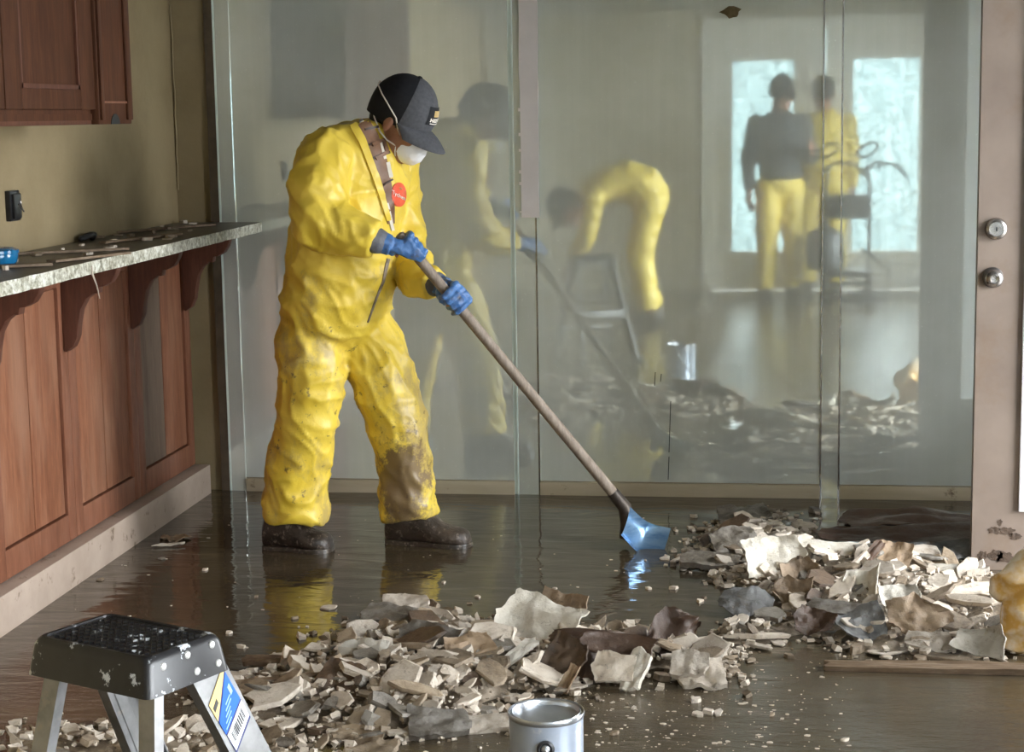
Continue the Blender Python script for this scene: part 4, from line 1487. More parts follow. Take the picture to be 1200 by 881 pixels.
def build_shovel():
    t = thing('shovel', 'long wooden handled shovel with a blue blade, its highlight put into the colour, in the muddy water', 'shovel', (SHAFT_END.x, SHAFT_END.y, 0))
    top = GRIP - SHAFT * 0.055
    end = SHAFT_END + SHAFT * 0.0
    Lg = (end - top).length
    pts = [top + SHAFT * (Lg * k / 24) for k in range(25)]
    MB().tube([top - SHAFT * 0.004] + pts, [0.010] + [0.0165 + 0.002 * (k / 24) for k in range(25)], 14).build('shaft', 'shaft_wood', t, smooth=60)
    # socket: steel tongue wrapping the shaft end and turning down into the blade
    f = gz(775, 640) - gz(733, 622)
    f.z = 0
    f.normalize()
    bs = gy(735, 622, 5.81)
    s0 = end - SHAFT * 0.05
    so = MB().tube([s0, end + SHAFT * 0.02, (end + SHAFT * 0.06 + bs) / 2 + V((-0.004, 0, -0.004)), bs + V((-0.012, 0, -0.03))], [0.020, 0.023, 0.026, 0.016], 14).build('socket', 'rust_steel', t, smooth=60)
    # folded steel flanges of the socket (open frog)
    # blade: dished plate
    fw = (V((0.93, -0.10, -0.20))).normalized()
    lat = V((0.10, 0.72, 0.62)).normalized()
    lat = (lat - fw * lat.dot(fw)).normalized()
    nn = fw.cross(lat)
    if nn.z < 0:
        nn = -nn
    c = gy(738, 629, 5.80)
    N, M = 14, 14
    top_, bot_ = [], []
    for j in range(M + 1):
        u = j / M
        for i in range(N + 1):
            v = i / N * 2 - 1
            ln = 0.01 + 0.112 * u
            half = 0.064 * (0.90 + 0.10 * min(1, u * 3))
            curl = 0.055 * max(0, 1 - u * 3.2) ** 1.6
            lip = 0.030 * abs(v) ** 3 * (1 - 0.5 * u)
            p = c + fw * (ln - curl * 0.5) + lat * (v * half) + nn * (curl + lip - 0.010 * math.sin(u * math.pi))
            p.z = max(p.z, -0.006)
            top_.append(p)
            bot_.append(p - nn * 0.0025)
    K = len(top_)
    fs = []
    for j in range(M):
        for i in range(N):
            a = j * (N + 1) + i
            fs += [(a, a + 1, a + N + 2, a + N + 1), (K + a, K + a + N + 1, K + a + N + 2, K + a + 1)]
    bdy = [i for i in range(N + 1)] + [j * (N + 1) + N for j in range(1, M + 1)] + [M * (N + 1) + i for i in range(N - 1, -1, -1)] + [j * (N + 1) for j in range(M - 1, 0, -1)]
    for a, b in zip(bdy, bdy[1:] + bdy[:1]):
        fs.append((a, b, K + b, K + a))
    MB().add(top_ + bot_, fs).build('blade', 'blade_blue_highlight', t, smooth=60)


build_shovel()


# ------------------------------------------------------------------ step stool (front left)
def build_stool():
    h = 0.60
    A = gz(40, 745, h)
    B = gz(172, 772, h)
    ctr = (A + B) / 2
    ex = (B - A).normalized()
    ex.z = 0
    ey = V((-ex.y, ex.x, 0))
    Lx, Wy = (B - A).length, 0.165
    t = thing('step_stool', 'aluminium step stool with a paint splashed black top', 'stool', (ctr.x + ey.x * 0.08, ctr.y + ey.y * 0.08, 0))
    O = A + V((0, 0, 0))
    M = Matrix(((ex.x, ey.x, 0, O.x), (ex.y, ey.y, 0, O.y), (0, 0, 1, 0), (0, 0, 0, 1)))

    def W(x, y, z):
        return M @ V((x, y, z))
    # moulded cap: tapered skirt
    sk = 0.062
    e = 0.012
    def rr(x0, y0, x1, y1, z, r=0.014, n=5):
        pts = []
        for cx, cy, a0 in ((x1 - r, y0 + r, -90), (x1 - r, y1 - r, 0), (x0 + r, y1 - r, 90), (x0 + r, y0 + r, 180)):
            for k in range(n):
                a = math.radians(a0 + 90 * k / (n - 1))
                pts.append(W(cx + r * math.cos(a), cy + r * math.sin(a), z))
        return pts
    def skirt_ring(g, z, arch=0.0):
        return rr(-g, -g, Lx + g, Wy + g, z)
    rs = [skirt_ring(e, h - sk), skirt_ring(0.004, h - 0.012), skirt_ring(0.0, h - 0.004), skirt_ring(-0.005, h)]
    inner = [skirt_ring(-0.010, h - 0.0005), skirt_ring(-0.0105, h - 0.004)]
    cap = MB().rings(rs + inner).build('top_cap', 'black_plastic', t, smooth=35)
    # tread lugs on the top
    nx, ny = 16, 9
    lug = MB()
    for i in range(nx):
        for j in range(ny):
            x = 0.018 + (Lx - 0.036) * (i + 0.5) / nx
            y = 0.018 + (Wy - 0.036) * (j + 0.5) / ny
            s = 0.0052
            lug.prism([W(x - s, y, h - 0.0042), W(x, y - s, h - 0.0042), W(x + s, y, h - 0.0042), W(x, y + s, h - 0.0042)], (0, 0, 0.0045))
    lo = lug.build('tread', 'black_tread', cap)
    lo['kind'] = 'stuff'
    # rivets on the two end faces
    for (y, z) in ((0.030, h - 0.020), (0.085, h - 0.016), (0.100, h - 0.046), (0.142, h - 0.014), (0.150, h - 0.046)):
        fz = (h - z) / sk
        x = Lx + 0.001 + 0.010 * fz
        MB().ellipsoid(W(x, y, z), (ex * 0.004, ey * 0.0068, V((0, 0, 0.0068))), 12, 8).build('rivet', 'rivet', cap, smooth=80)
        MB().ellipsoid(W(-0.001 - 0.010 * fz, y, z), (ex * 0.004, ey * 0.0068, V((0, 0, 0.0068))), 12, 8).build('rivet', 'rivet', cap, smooth=80)

    def channel(p0, p1, wd, dp, outward, name, mat='aluminium'):
        """U channel rail: web on the outward side"""
        p0, p1 = V(p0), V(p1)
        tdir = (p1 - p0).normalized()
        o = (outward - tdir * outward.dot(tdir)).normalized()
        s = tdir.cross(o)
        th = 0.0028
        prof = [(-wd / 2, 0), (wd / 2, 0), (wd / 2, -dp), (wd / 2 - th, -dp), (wd / 2 - th, -th), (wd * 0.16, -th), (wd * 0.14, 0.0 - th * 1.6), (-wd * 0.14, -th * 1.6), (-wd * 0.16, -th), (-wd / 2 + th, -th), (-wd / 2 + th, -dp), (-wd / 2, -dp)]
        poly = [p0 + s * a + o * b for a, b in prof]
        ob = MB().prism(poly, p1 - p0).build(name, mat, t)
        return ob, o, s, tdir
    zt = h - 0.035
    # front rails (wide, climb side = +ey) and rear rails
    spread = 0.055
    fr = []
    for x, o in ((Lx - 0.004, ex), (0.004, -ex)):
        sgn = 1 if x > 0.1 else -1
        p0 = W(x - 0.002 * sgn, Wy - 0.036, zt)
        p1 = W(x + spread * sgn, Wy + 0.235, 0.0)
        fr.append((channel(p0, p1, 0.074, 0.022, ex * sgn, 'rail'), p0, p1, sgn))
    for x in (Lx - 0.004, 0.004):
        sgn = 1 if x > 0.1 else -1
        p0 = W(x - 0.020 * sgn, 0.022, zt)
        p1 = W(x + spread * 0.9 * sgn, -0.085, 0.0)
        channel(p0, p1, 0.034, 0.020, -ey, 'rear_rail')
    # step between the front rails, rear brace
    za = 0.29
    k = (zt - za) / zt
    yA = Wy - 0.036 + 0.271 * k
    sx = spread * k
    stp = MB().box((-sx + 0.008, yA - 0.045, za - 0.045), (Lx + sx - 0.008, yA + 0.042, za), M).build('step', 'aluminium', t, bevel=0.004, smooth=35)
    MB().box((-sx + 0.03, yA - 0.0465, za - 0.038), (Lx * 0.55, yA - 0.0452, za - 0.008), M).build('step_label', 'label_blue', stp)
    MB().box((-sx + 0.03, yA - 0.030, za + 0.0003), (Lx + sx - 0.03, yA + 0.03, za + 0.0015), M).build('step_tread', 'black_plastic', stp)
    zb = 0.16
    kb = (zt - zb) / zt
    MB().bar(W(-spread * 0.9 * kb, 0.022 - 0.107 * kb + 0.012, zb), W(Lx + spread * 0.9 * kb, 0.022 - 0.107 * kb + 0.012, zb), 0.03, 0.012).build('rear_brace', 'aluminium', t)
    for sgn in (1, -1):
        x = Lx / 2 + sgn * (Lx / 2 + spread * k * 0.9)
        MB().bar(W(x, -0.03, 0.27), W(x, yA - 0.05, 0.31), 0.004, 0.016).build('spreader_bar', 'aluminium', t)
    # sticker on the right front rail: yellow triangle, blue field, white barcode
    (ob, o, s, td), p0, p1, sgn = fr[0]
    org = p0 + o * 0.0006

    def S(u, v, g=0.0):
        """u across the rail, v down the rail"""
        return org + s * (u * 1.3) * (1 if s.dot(ey) > 0 else -1) + td * (v * 1.25 + 0.004) + o * g

    def plate(name, uv, mat, g):
        MB().prism([S(u, v, g) for u, v in uv], o * 0.0006).build(name, mat, ob)
    plate('sticker', [(-0.023, 0.055), (0.020, 0.030), (0.024, 0.118), (-0.020, 0.140)], 'label_navy', 0.0)
    plate('sticker_yellow', [(-0.024, 0.054), (0.020, 0.028), (0.020, 0.034), (-0.023, 0.082)], 'label_yellow', 0.0007)
    plate('sticker_blue', [(-0.0225, 0.086), (0.0205, 0.037), (0.0225, 0.084), (-0.0215, 0.106)], 'label_blue', 0.0007)
    plate('sticker_white', [(-0.0205, 0.109), (0.0225, 0.087), (0.0230, 0.114), (-0.0190, 0.136)], 'label_white', 0.0007)
    rng = random.Random(2)
    u = -0.014
    while u < 0.018:
        w = rng.choice((0.0007, 0.0012, 0.002))
        v = 0.114 - (u + 0.02) * 0.5
        plate('barcode_bar', [(u, v), (u + w, v - w * 0.5), (u + w, v + 0.014), (u, v + 0.014)], 'bar_black', 0.0014)
        u += w + rng.choice((0.0009, 0.0016))
    for q in range(5):
        v = 0.100 - q * 0.007
        ln = 0.012 + 0.004 * rng.random()
        plate('print_line', [(-0.018 + q * 0.004, v), (-0.018 + q * 0.004 + ln, v - ln * 0.5), (-0.018 + q * 0.004 + ln, v - ln * 0.5 + 0.0018), (-0.018 + q * 0.004, v + 0.0018)], 'bar_lightblue', 0.0014)
    plate('print_line', [(0.012, 0.056), (0.017, 0.053), (0.017, 0.066), (0.012, 0.069)], 'bar_lightblue', 0.0014)
    plate('print_line', [(-0.021, 0.062), (-0.010, 0.055), (-0.010, 0.062), (-0.021, 0.069)], 'bar_black', 0.0014)
    # rubber feet
    for x, y, in ((Lx - 0.004 + spread, Wy + 0.235), (0.004 - spread, Wy + 0.235), (Lx - 0.004 + spread * 0.9, -0.085), (0.004 - spread * 0.9, -0.085)):
        MB().box((x - 0.02, y - 0.032, -0.004), (x + 0.02, y + 0.032, 0.03), M).build('rubber_foot', 'black_rubber', t, bevel=0.004, smooth=35)


build_stool()


# ------------------------------------------------------------------ paint can
def build_can():
    z = 0.186
    c = (gz(594, 833, z) + gz(686, 833, z)) / 2
    R = (gz(686, 833, z) - gz(594, 833, z)).length / 2 * 0.985
    c.z = 0
    t = thing('paint_can', 'dented metal paint can with its lid off, standing in the muddy water', 'can', c)
    T = Matrix.Translation(c)
    body = MB().lathe([(R * 0.93, -0.008), (R * 0.97, -0.008), (R * 0.97, 0.004), (R * 0.955, 0.010), (R * 0.96, z - 0.018), (R * 0.97, z - 0.012), (R * 0.97, z - 0.008), (R * 0.86, z - 0.010), (R * 0.86, z - 0.02), (R * 0.83, 0.02), (0.004, 0.02)], T, 48).build('can_body', 'can_body', t, smooth=40)
    MB().lathe([(R * 0.968, z - 0.010), (R * 0.992, z - 0.006), (R * 0.998, z - 0.001), (R * 0.985, z + 0.002), (R * 0.955, z + 0.001), (R * 0.945, z - 0.006), (R * 0.915, z - 0.007), (R * 0.905, z - 0.001), (R * 0.885, z + 0.001), (R * 0.865, z - 0.002), (R * 0.86, z - 0.012)], T, 48).build('rim', 'can_steel', t, smooth=40)
    MB().lathe([(R * 0.865, z - 0.030), (R * 0.865, z - 0.016), (0.003, z - 0.0155)], T, 40).build('paint_skin', 'can_paint', t, smooth=40)
    # ear with its wire handle, towards the camera
    d = V((0.10, -0.995, 0)).normalized()
    e = c + d * (R * 0.955) + V((0, 0, z - 0.055))
    A = Matrix.Translation(e) @ d.to_track_quat('Z', 'Y').to_matrix().to_4x4()
    MB().lathe([(0.0185, 0), (0.0185, 0.003), (0.014, 0.0055), (0.012, 0.005), (0.0095, 0.001), (0.002, 0.001)], A, 28).build('ear', 'can_dark', t, smooth=40)
    MB().lathe([(0.0095, 0.0012), (0.0085, 0.005), (0.004, 0.0065), (0.001, 0.0066)], A, 20).build('ear_button', 'can_steel', t, smooth=60)
    sd = V((-d.y, d.x, 0))
    pts = []
    for k in range(15):
        a = math.pi * k / 14
        pts.append(c + d * (R * 1.02) * math.cos(a) + sd * 0.0 + V((0, 0, z - 0.055)) + (sd * math.sin(a) * 0 + (V((0, 0, -0.115)) + sd * R * 1.10) * math.sin(a)))
    MB().tube(pts, 0.0022, 8).build('wire_handle', 'can_steel', t, smooth=80)
    # remains of an orange label low on the left
    seg = []
    for k in range(9):
        a = math.radians(196 + 5 * k)
        seg.append(a)
    vs = [c + V((math.cos(a) * R * 0.968, math.sin(a) * R * 0.968, zz)) for zz in (0.05, 0.105) for a in seg]
    fs = [(k, k + 1, 9 + k + 1, 9 + k) for k in range(8)]
    MB().add(vs, fs).build('label', 'can_orange', t, smooth=80)


build_can()


# ------------------------------------------------------------------ rubble
plaster('rubble_mud', (0.40, 0.33, 0.25), (0.22, 0.17, 0.115), (0.11, 0.08, 0.05), 0.5, 0.45, 0.6)


def poly_px(pts):
    return np.array([[gz(x, y).x, gz(x, y).y] for x, y in pts])


HEAPS = {
    'A': dict(poly=poly_px([(215, 815), (300, 782), (372, 760), (425, 722), (470, 712), (560, 728), (620, 738), (700, 738), (790, 742), (850, 768), (872, 795), (840, 806), (760, 798), (700, 802), (650, 815), (600, 828), (575, 852), (520, 868), (440, 872), (360, 862), (260, 850)]), h=0.105, fall=0.20, where='in the heap behind the paint can'),
    'B': dict(poly=poly_px([(790, 655), (815, 625), (850, 606), (905, 598), (945, 612), (975, 650), (1050, 655), (1140, 652), (1140, 672), (1290, 690), (1300, 768), (1100, 776), (985, 770), (945, 752), (860, 764), (815, 755), (850, 728), (905, 728), (850, 702), (830, 672)]), h=0.115, fall=0.22, where='in the heap by the open door'),
    'C': dict(poly=poly_px([(-20, 862), (60, 845), (130, 850), (230, 848), (330, 862), (420, 872), (430, 900), (300, 920), (-20, 910)]), h=0.055, fall=0.12, where='in the scatter around the step stool'),
}


def inside_dist(P, x, y):
    """signed: distance to the outline, positive inside"""
    n = len(P)
    ins = False
    best = 1e9
    for i in range(n):
        x0, y0 = P[i]
        x1, y1 = P[(i + 1) % n]
        if (y0 > y) != (y1 > y) and x < (x1 - x0) * (y - y0) / (y1 - y0) + x0:
            ins = not ins
        dx, dy = x1 - x0, y1 - y0
        t = max(0, min(1, ((x - x0) * dx + (y - y0) * dy) / (dx * dx + dy * dy)))
        best = min(best, math.hypot(x - x0 - t * dx, y - y0 - t * dy))
    return best if ins else -best


def heap_h(k, x, y):
    H = HEAPS[k]
    d = inside_dist(H['poly'], x, y)
    if d <= 0:
        return -0.012
    base = H['h'] * (1 - math.exp(-d / H['fall']))
    return base * (0.75 + 0.45 * noise.noise(V((x * 3.2, y * 3.2, 5.0)))) - 0.004


def in_stool_or_can(x, y, m=0.0):
    return False


def build_rubble():
    rng = random.Random(42)
    # mounds
    for k, H in HEAPS.items():
        P = H['poly']
        lo, hi = P.min(0), P.max(0)
        st = 0.014
        nx, ny = int((hi[0] - lo[0]) / st) + 1, int((hi[1] - lo[1]) / st) + 1
        idx, vs, fs = {}, [], []
        hs = {}
        for i in range(nx + 1):
            for j in range(ny + 1):
                x, y = lo[0] + i * st, lo[1] + j * st
                h = heap_h(k, x, y)
                if h > -0.01:
                    idx[(i, j)] = len(vs)
                    z = h * 0.92 - 0.012 + 0.016 * noise.noise(V((x * 14, y * 14, 1))) + 0.030 * (0.45 - noise.voronoi(V((x * 17, y * 17, 2)))[0][0])
                    vs.append((x, y, max(z, -0.008)))
        for (i, j), a in idx.items():
            q = [(i, j), (i + 1, j), (i + 1, j + 1), (i, j + 1)]
            if all(p in idx for p in q):
                fs.append(tuple(idx[p] for p in q))
        o = MB().add(vs, fs).build('rubble_mud', 'rubble_mud', smooth=179)
        o['kind'] = 'stuff'
        o['label'] = 'sludge and fine rubble ' + H['where']

    # prototype pieces
    def piece(n, asp, th, jag, seed):
        r = random.Random(seed)
        rs = []
        base = []
        for q in range(n):
            a = 6.2832 * (q + r.uniform(-0.32, 0.32)) / n
            rad = r.uniform(0.62, 1.08)
            base.append((math.cos(a) * rad, math.sin(a) * rad * asp))
        for zf, s, jj in ((-0.5, 0.94, 0.05), (-0.2, 1.0, 0.09), (0.22, 0.985, 0.09), (0.5, 0.92, 0.06)):
            rs.append([V((x * (s + r.uniform(-jj, jj) * jag), y * (s + r.uniform(-jj, jj) * jag), (zf + r.uniform(-0.10, 0.10)) * th)) for x, y in base])
        return MB().rings(rs)
    protos = {'plaster_chunk': [], 'plaster_slab': [], 'drywall_strip': []}
    tones = ['plaster_white', 'plaster_tan', 'plaster_grey', 'plaster_brown']
    for s in range(9):
        protos['plaster_chunk'].append([piece(rng.randint(6, 8), rng.uniform(0.5, 0.95), rng.uniform(0.42, 0.8), 1.2, s).mesh('plaster_chunk', tn) for tn in tones])
        protos['plaster_slab'].append([piece(rng.randint(6, 9), rng.uniform(0.5, 0.9), rng.uniform(0.13, 0.22), 0.8, 50 + s).mesh('plaster_slab', tn) for tn in tones])
        protos['drywall_strip'].append([piece(8, rng.uniform(0.16, 0.26), rng.uniform(0.10, 0.16), 0.5, 90 + s).mesh('drywall_strip', tn) for tn in tones])
    tw = {0: 'pale', 1: 'tan', 2: 'wet grey', 3: 'dark brown'}
    kw = {'plaster_chunk': 'broken plaster chunk', 'plaster_slab': 'flat plaster slab', 'drywall_strip': 'narrow drywall strip'}

    def put(kind, heap, x, y, z, size, tone, rot, where=None):
        me = rng.choice(protos[kind])[tone]
        o = bpy.data.objects.new(kind, me)
        o.location = (x, y, z)
        o.rotation_euler = rot
        o.scale = (size, size, size)
        COL.objects.link(o)
        w = where or HEAPS[heap]['where']
        sz = 'small' if size < {'plaster_chunk': 0.022, 'plaster_slab': 0.038, 'drywall_strip': 0.06}[kind] else 'large' if size > {'plaster_chunk': 0.031, 'plaster_slab': 0.056, 'drywall_strip': 0.08}[kind] else 'mid-sized'
        tag(o, f'{sz} {tw[tone]} {kw[kind]} {w}', 'rubble', f'{sz} {tw[tone]} {kw[kind]}s {w}')
        return o

    def scatter(heap, counts):
        P = HEAPS[heap]['poly']
        lo, hi = P.min(0), P.max(0)
        for kind, n, s0, s1 in counts:
            got = []
            tries = 0
            while len(got) < n and tries < 20000:
                tries += 1
                x, y = rng.uniform(lo[0], hi[0]), rng.uniform(lo[1], hi[1])
                d = inside_dist(P, x, y)
                if d < 0.0:
                    continue
                md = 0.8 * (s0 if kind != 'plaster_slab' else s0)
                if any((x - a) ** 2 + (y - b) ** 2 < md * md for a, b in got):
                    continue
                got.append((x, y))
                size = s0 + (s1 - s0) * rng.random() ** 1.7
                size *= 0.75 + 0.25 * min(1, d / 0.12)
                h = max(0.0, heap_h(heap, x, y))
                tone = rng.choices(range(4), (62, 22, 11, 5) if heap == 'B' else (54, 26, 13, 7))[0]
                if kind == 'plaster_slab':
                    rot = (rng.uniform(-0.15, 0.75), rng.uniform(-0.45, 0.45), rng.uniform(0, 6.28))
                    eul = Matrix.Rotation(rng.uniform(-0.1, 0.7), 3, 'X') @ Matrix.Rotation(rng.uniform(-0.4, 0.4), 3, 'Y') @ Matrix.Rotation(rot[2], 3, 'Z')
                    z = h + size * 0.22
                elif kind == 'drywall_strip':
                    eul = Matrix.Rotation(rng.uniform(-0.2, 0.5), 3, 'X') @ Matrix.Rotation(rng.uniform(-0.4, 0.4), 3, 'Y') @ Matrix.Rotation(rng.uniform(0, 6.28), 3, 'Z')
                    z = h + size * 0.12
                else:
                    eul = Matrix.Rotation(rng.uniform(-0.5, 0.7), 3, 'X') @ Matrix.Rotation(rng.uniform(-0.5, 0.5), 3, 'Y') @ Matrix.Rotation(rng.uniform(0, 6.28), 3, 'Z')
                    z = h + size * 0.16
                if d < 0.06:
                    z = min(z, size * 0.2)
                    eul = Matrix.Rotation(rng.uniform(-0.12, 0.12), 3, 'X') @ Matrix.Rotation(rng.uniform(0, 6.28), 3, 'Z')
                put(kind, heap, x, y, z, size, tone, eul.to_euler())
    scatter('A', [('plaster_slab', 135, 0.030, 0.080), ('plaster_chunk', 160, 0.016, 0.044), ('drywall_strip', 42, 0.05, 0.10)])
    scatter('B', [('plaster_slab', 125, 0.026, 0.075), ('plaster_chunk', 110, 0.015, 0.042), ('drywall_strip', 34, 0.05, 0.11)])
    scatter('C', [('plaster_slab', 26, 0.03, 0.06), ('plaster_chunk', 30, 0.014, 0.03), ('drywall_strip', 6, 0.04, 0.07)])
    # loose pieces in the open water
    loose = [(384, 713, 0.030, 'plaster_slab', 0), (240, 668, 0.016, 'plaster_chunk', 0), (190, 655, 0.02, 'plaster_slab', 2), (268, 742, 0.014, 'plaster_chunk', 0), (118, 680, 0.022, 'plaster_slab', 1), (830, 835, 0.024, 'plaster_chunk', 0), (818, 838, 0.018, 'plaster_chunk', 0), (842, 836, 0.026, 'plaster_slab', 0), (815, 822, 0.02, 'plaster_chunk', 0), (743, 830, 0.012, 'plaster_chunk', 0), (700, 818, 0.015, 'plaster_chunk', 1), (880, 775, 0.03, 'plaster_slab', 1), (790, 690, 0.02, 'plaster_chunk', 0), (800, 668, 0.024, 'plaster_slab', 2), (780, 655, 0.03, 'plaster_slab', 0), (770, 640, 0.026, 'plaster_slab', 1), (925, 770, 0.02, 'plaster_chunk', 1), (820, 705, 0.018, 'plaster_chunk', 0), (760, 690, 0.012, 'plaster_chunk', 0), (300, 700, 0.012, 'plaster_chunk', 1), (955, 600, 0.03, 'plaster_chunk', 2), (945, 622, 0.034, 'plaster_slab', 2), (345, 725, 0.014, 'plaster_chunk', 1), (560, 700, 0.013, 'plaster_chunk', 0), (650, 690, 0.011, 'plaster_chunk', 0), (520, 683, 0.010, 'plaster_chunk', 0), (990, 868, 0.012, 'plaster_chunk', 0), (905, 838, 0.012, 'plaster_chunk', 1), (720, 860, 0.014, 'plaster_chunk', 1)]
    for px, py, s, kind, tone in loose:
        p = gz(px, py)
        put(kind, None, p.x, p.y, s * 0.12, s, tone, (rng.uniform(-0.1, 0.1), rng.uniform(-0.1, 0.1), rng.uniform(0, 6.28)), 'loose in the open water')

    # crumbs: one mass per tone
    for tone, n in ((0, 2600), (1, 1300)):
        vs, fs = [], []
        m = MB()

        def bit(p, s):
            k = rng.randint(5, 7)
            a0 = rng.uniform(0, 6.28)
            e = rng.uniform(1.0, 2.2)
            m.prism([V((p.x + e * s * math.cos(a0 + 6.283 * j / k) * rng.uniform(0.6, 1.2), p.y + s * math.sin(a0 + 6.283 * j / k) * rng.uniform(0.6, 1.2), -0.001)) for j in range(k)], (0, 0, 0.001 + s * 0.5))
        for q in range(n):
            heap = rng.choices('ABC', (50, 38, 12))[0]
            P = HEAPS[heap]['poly']
            lo, hi = P.min(0), P.max(0)
            for _ in range(30):
                x, y = rng.uniform(lo[0] - 0.12, hi[0] + 0.12), rng.uniform(lo[1] - 0.1, hi[1] + 0.1)
                d = inside_dist(P, x, y)
                if d > 0 or rng.random() < math.exp(d / 0.035) * 0.5:
                    break
            else:
                continue
            h = max(0.0, heap_h(heap, x, y))
            s = 0.003 + 0.011 * rng.random() ** 2.2
            c = V((x, y, h * 0.95 + s * 0.4))
            R = Matrix.Rotation(rng.uniform(0, 6.28), 3, 'Z') @ Matrix.Rotation(rng.uniform(-0.6, 0.6), 3, 'X')
            pts = []
            for sx, sy, sz in ((-1, -1, -1), (1, -1, -1), (1, 1, -1), (-1, 1, -1), (-1, -1, 1), (1, -1, 1), (1, 1, 1), (-1, 1, 1)):
                pts.append(c + R @ V((sx * s * rng.uniform(0.6, 1.3), sy * s * rng.uniform(0.5, 1.0), sz * s * rng.uniform(0.3, 0.7))))
            m.add(pts, [(0, 3, 2, 1), (4, 5, 6, 7), (0, 1, 5, 4), (1, 2, 6, 5), (2, 3, 7, 6), (3, 0, 4, 7)])
        if tone == 0:
            for q in range(900):          # thin crumb drift in front, multiplied to imitate glints on the water
                px, py = rng.uniform(560, 1000), rng.uniform(775, 880)
                if rng.random() > 0.35 + 0.4 * math.exp(-((px - 780) / 160) ** 2):
                    continue
                p = gz(px, py)
                s = 0.0010 + 0.0042 * rng.random() ** 4
                bit(p, s)
            for q in range(70):          # floating specks by the panelling
                px, py = rng.uniform(80, 760), rng.uniform(600, 740)
                p = gz(px, py)
                if p.x < -2.08:
                    continue
                s = 0.0012 + 0.0032 * rng.random() ** 3
                bit(p, s)
        o = m.build('plaster_crumbs', tones[tone], fix=False)
        o['kind'] = 'stuff'
        o['label'] = f'{tw[tone]} plaster crumbs strewn over the heaps'

    # ---------------- large sheets, slabs and boards one can name
    def sheet(name, label, cat, px, py, z, Lx, Wy, yaw, pitch, roll, bend, mat, th=0.003, across=False, seed=0, twist=0.0, rag=0.14):
        r = random.Random(seed + int(px * 7 + py))
        N, M = 20, 12
        Rm = Matrix.Rotation(math.radians(yaw), 3, 'Z') @ Matrix.Rotation(-math.radians(pitch), 3, 'Y') @ Matrix.Rotation(math.radians(roll), 3, 'X')
        c = gz(px, py, z)
        def edge(n, amp, k):
            kn = [r.random() * amp for _ in range(k + 1)]
            kn[0] += amp * 0.9 * (r.random() < 0.5)
            kn[-1] += amp * 0.9 * (r.random() < 0.5)
            res = []
            for q in range(n + 1):
                t = q / n * k
                i0 = min(int(t), k - 1)
                res.append(kn[i0] * (1 - t + i0) + kn[i0 + 1] * (t - i0) + r.uniform(0, 0.055))
            return res
        sw = [1 - q for q in edge(N, rag * 1.5, 3)]
        se = [1 - q for q in edge(N, rag * 1.5, 3)]
        sl0 = edge(M, rag * 1.2, 2)
        sl1 = edge(M, rag * 1.2, 2)
        tri = r.uniform(-0.25, 0.25)
        top, bot = [], []
        B = math.radians(bend)
        off = r.uniform(0, 50)
        for j in range(M + 1):
            for i in range(N + 1):
                u = i / N - 0.5
                v = j / M - 0.5
                v2 = v * (sw[i] if v > 0 else se[i]) * (1 + tri * u * 2)
                u2 = u * (1 - (sl1[j] if u > 0 else sl0[j]))
                q = v2 if across else u2
                span = Wy if across else Lx
                if abs(B) > 1e-3:
                    ra = span / B
                    s_, h_ = ra * math.sin(q * B), ra * (1 - math.cos(q * B))
                    nrm = V((-math.sin(q * B), 0, math.cos(q * B)))
                else:
                    s_, h_, nrm = q * span, 0, V((0, 0, 1))
                if across:
                    p = V((u2 * Lx, s_, h_))
                    nrm = V((0, nrm.x, nrm.z))
                else:
                    p = V((s_, v2 * Wy, h_))
                p.z += 0.11 * min(Lx, Wy) * noise.noise(V((u * 3 + off, v * 3, 0.3))) + 0.05 * min(Lx, Wy) * noise.noise(V((u * 8 + off, v * 8, 4.3))) + twist * u * v * Lx
                w = c + Rm @ p
                n = Rm @ nrm
                if w.z < -0.006:
                    w.z = -0.006
                top.append(w)
                bot.append(w - n * th)
        K = len(top)
        fs = []
        for j in range(M):
            for i in range(N):
                a = j * (N + 1) + i
                fs += [(a, a + 1, a + N + 2, a + N + 1), (K + a, K + a + N + 1, K + a + N + 2, K + a + 1)]
        bdy = [i for i in range(N + 1)] + [j * (N + 1) + N for j in range(1, M + 1)] + [M * (N + 1) + i for i in range(N - 1, -1, -1)] + [j * (N + 1) for j in range(M - 1, 0, -1)]
        for a, b in zip(bdy, bdy[1:] + bdy[:1]):
            fs.append((a, b, K + b, K + a))
        o = MB().add(top + bot, fs).build(name, mat, smooth=50)
        return tag(o, label, cat)

    A = ' on the heap behind the paint can'
    B = ' on the heap by the open door'
    S = sheet
    S('drywall_sheet', 'large white torn drywall sheet with a curled edge' + A, 'rubble', 632, 728, 0.085, 0.27, 0.17, -14, -6, 42, 40, 'paper_white', 0.004)
    S('cardboard_flap', 'tan curled cardboard flap behind the white drywall sheet', 'rubble', 660, 716, 0.085, 0.18, 0.13, -22, 0, 52, 55, 'paper_tan', 0.003)
    S('vinyl_sheet', 'dark brown vinyl sheet arched over pale slabs' + A, 'rubble', 702, 764, 0.065, 0.22, 0.17, 10, 4, 40, -75, 'vinyl_brown')
    S('vinyl_sheet', 'long dark brown vinyl strip pointing at the white drywall sheet', 'rubble', 690, 746, 0.095, 0.26, 0.06, -4, -3, 30, -30, 'vinyl_brown')
    S('vinyl_sheet', 'dark brown vinyl piece bowed like a boat' + A, 'rubble', 726, 757, 0.085, 0.22, 0.07, -8, -2, 65, 60, 'vinyl_brown')
    S('floor_tile', 'brown triangular tile standing on edge' + A, 'rubble', 786, 738, 0.075, 0.19, 0.17, 30, 18, 58, 22, 'vinyl_brown', 0.006, rag=0.3)
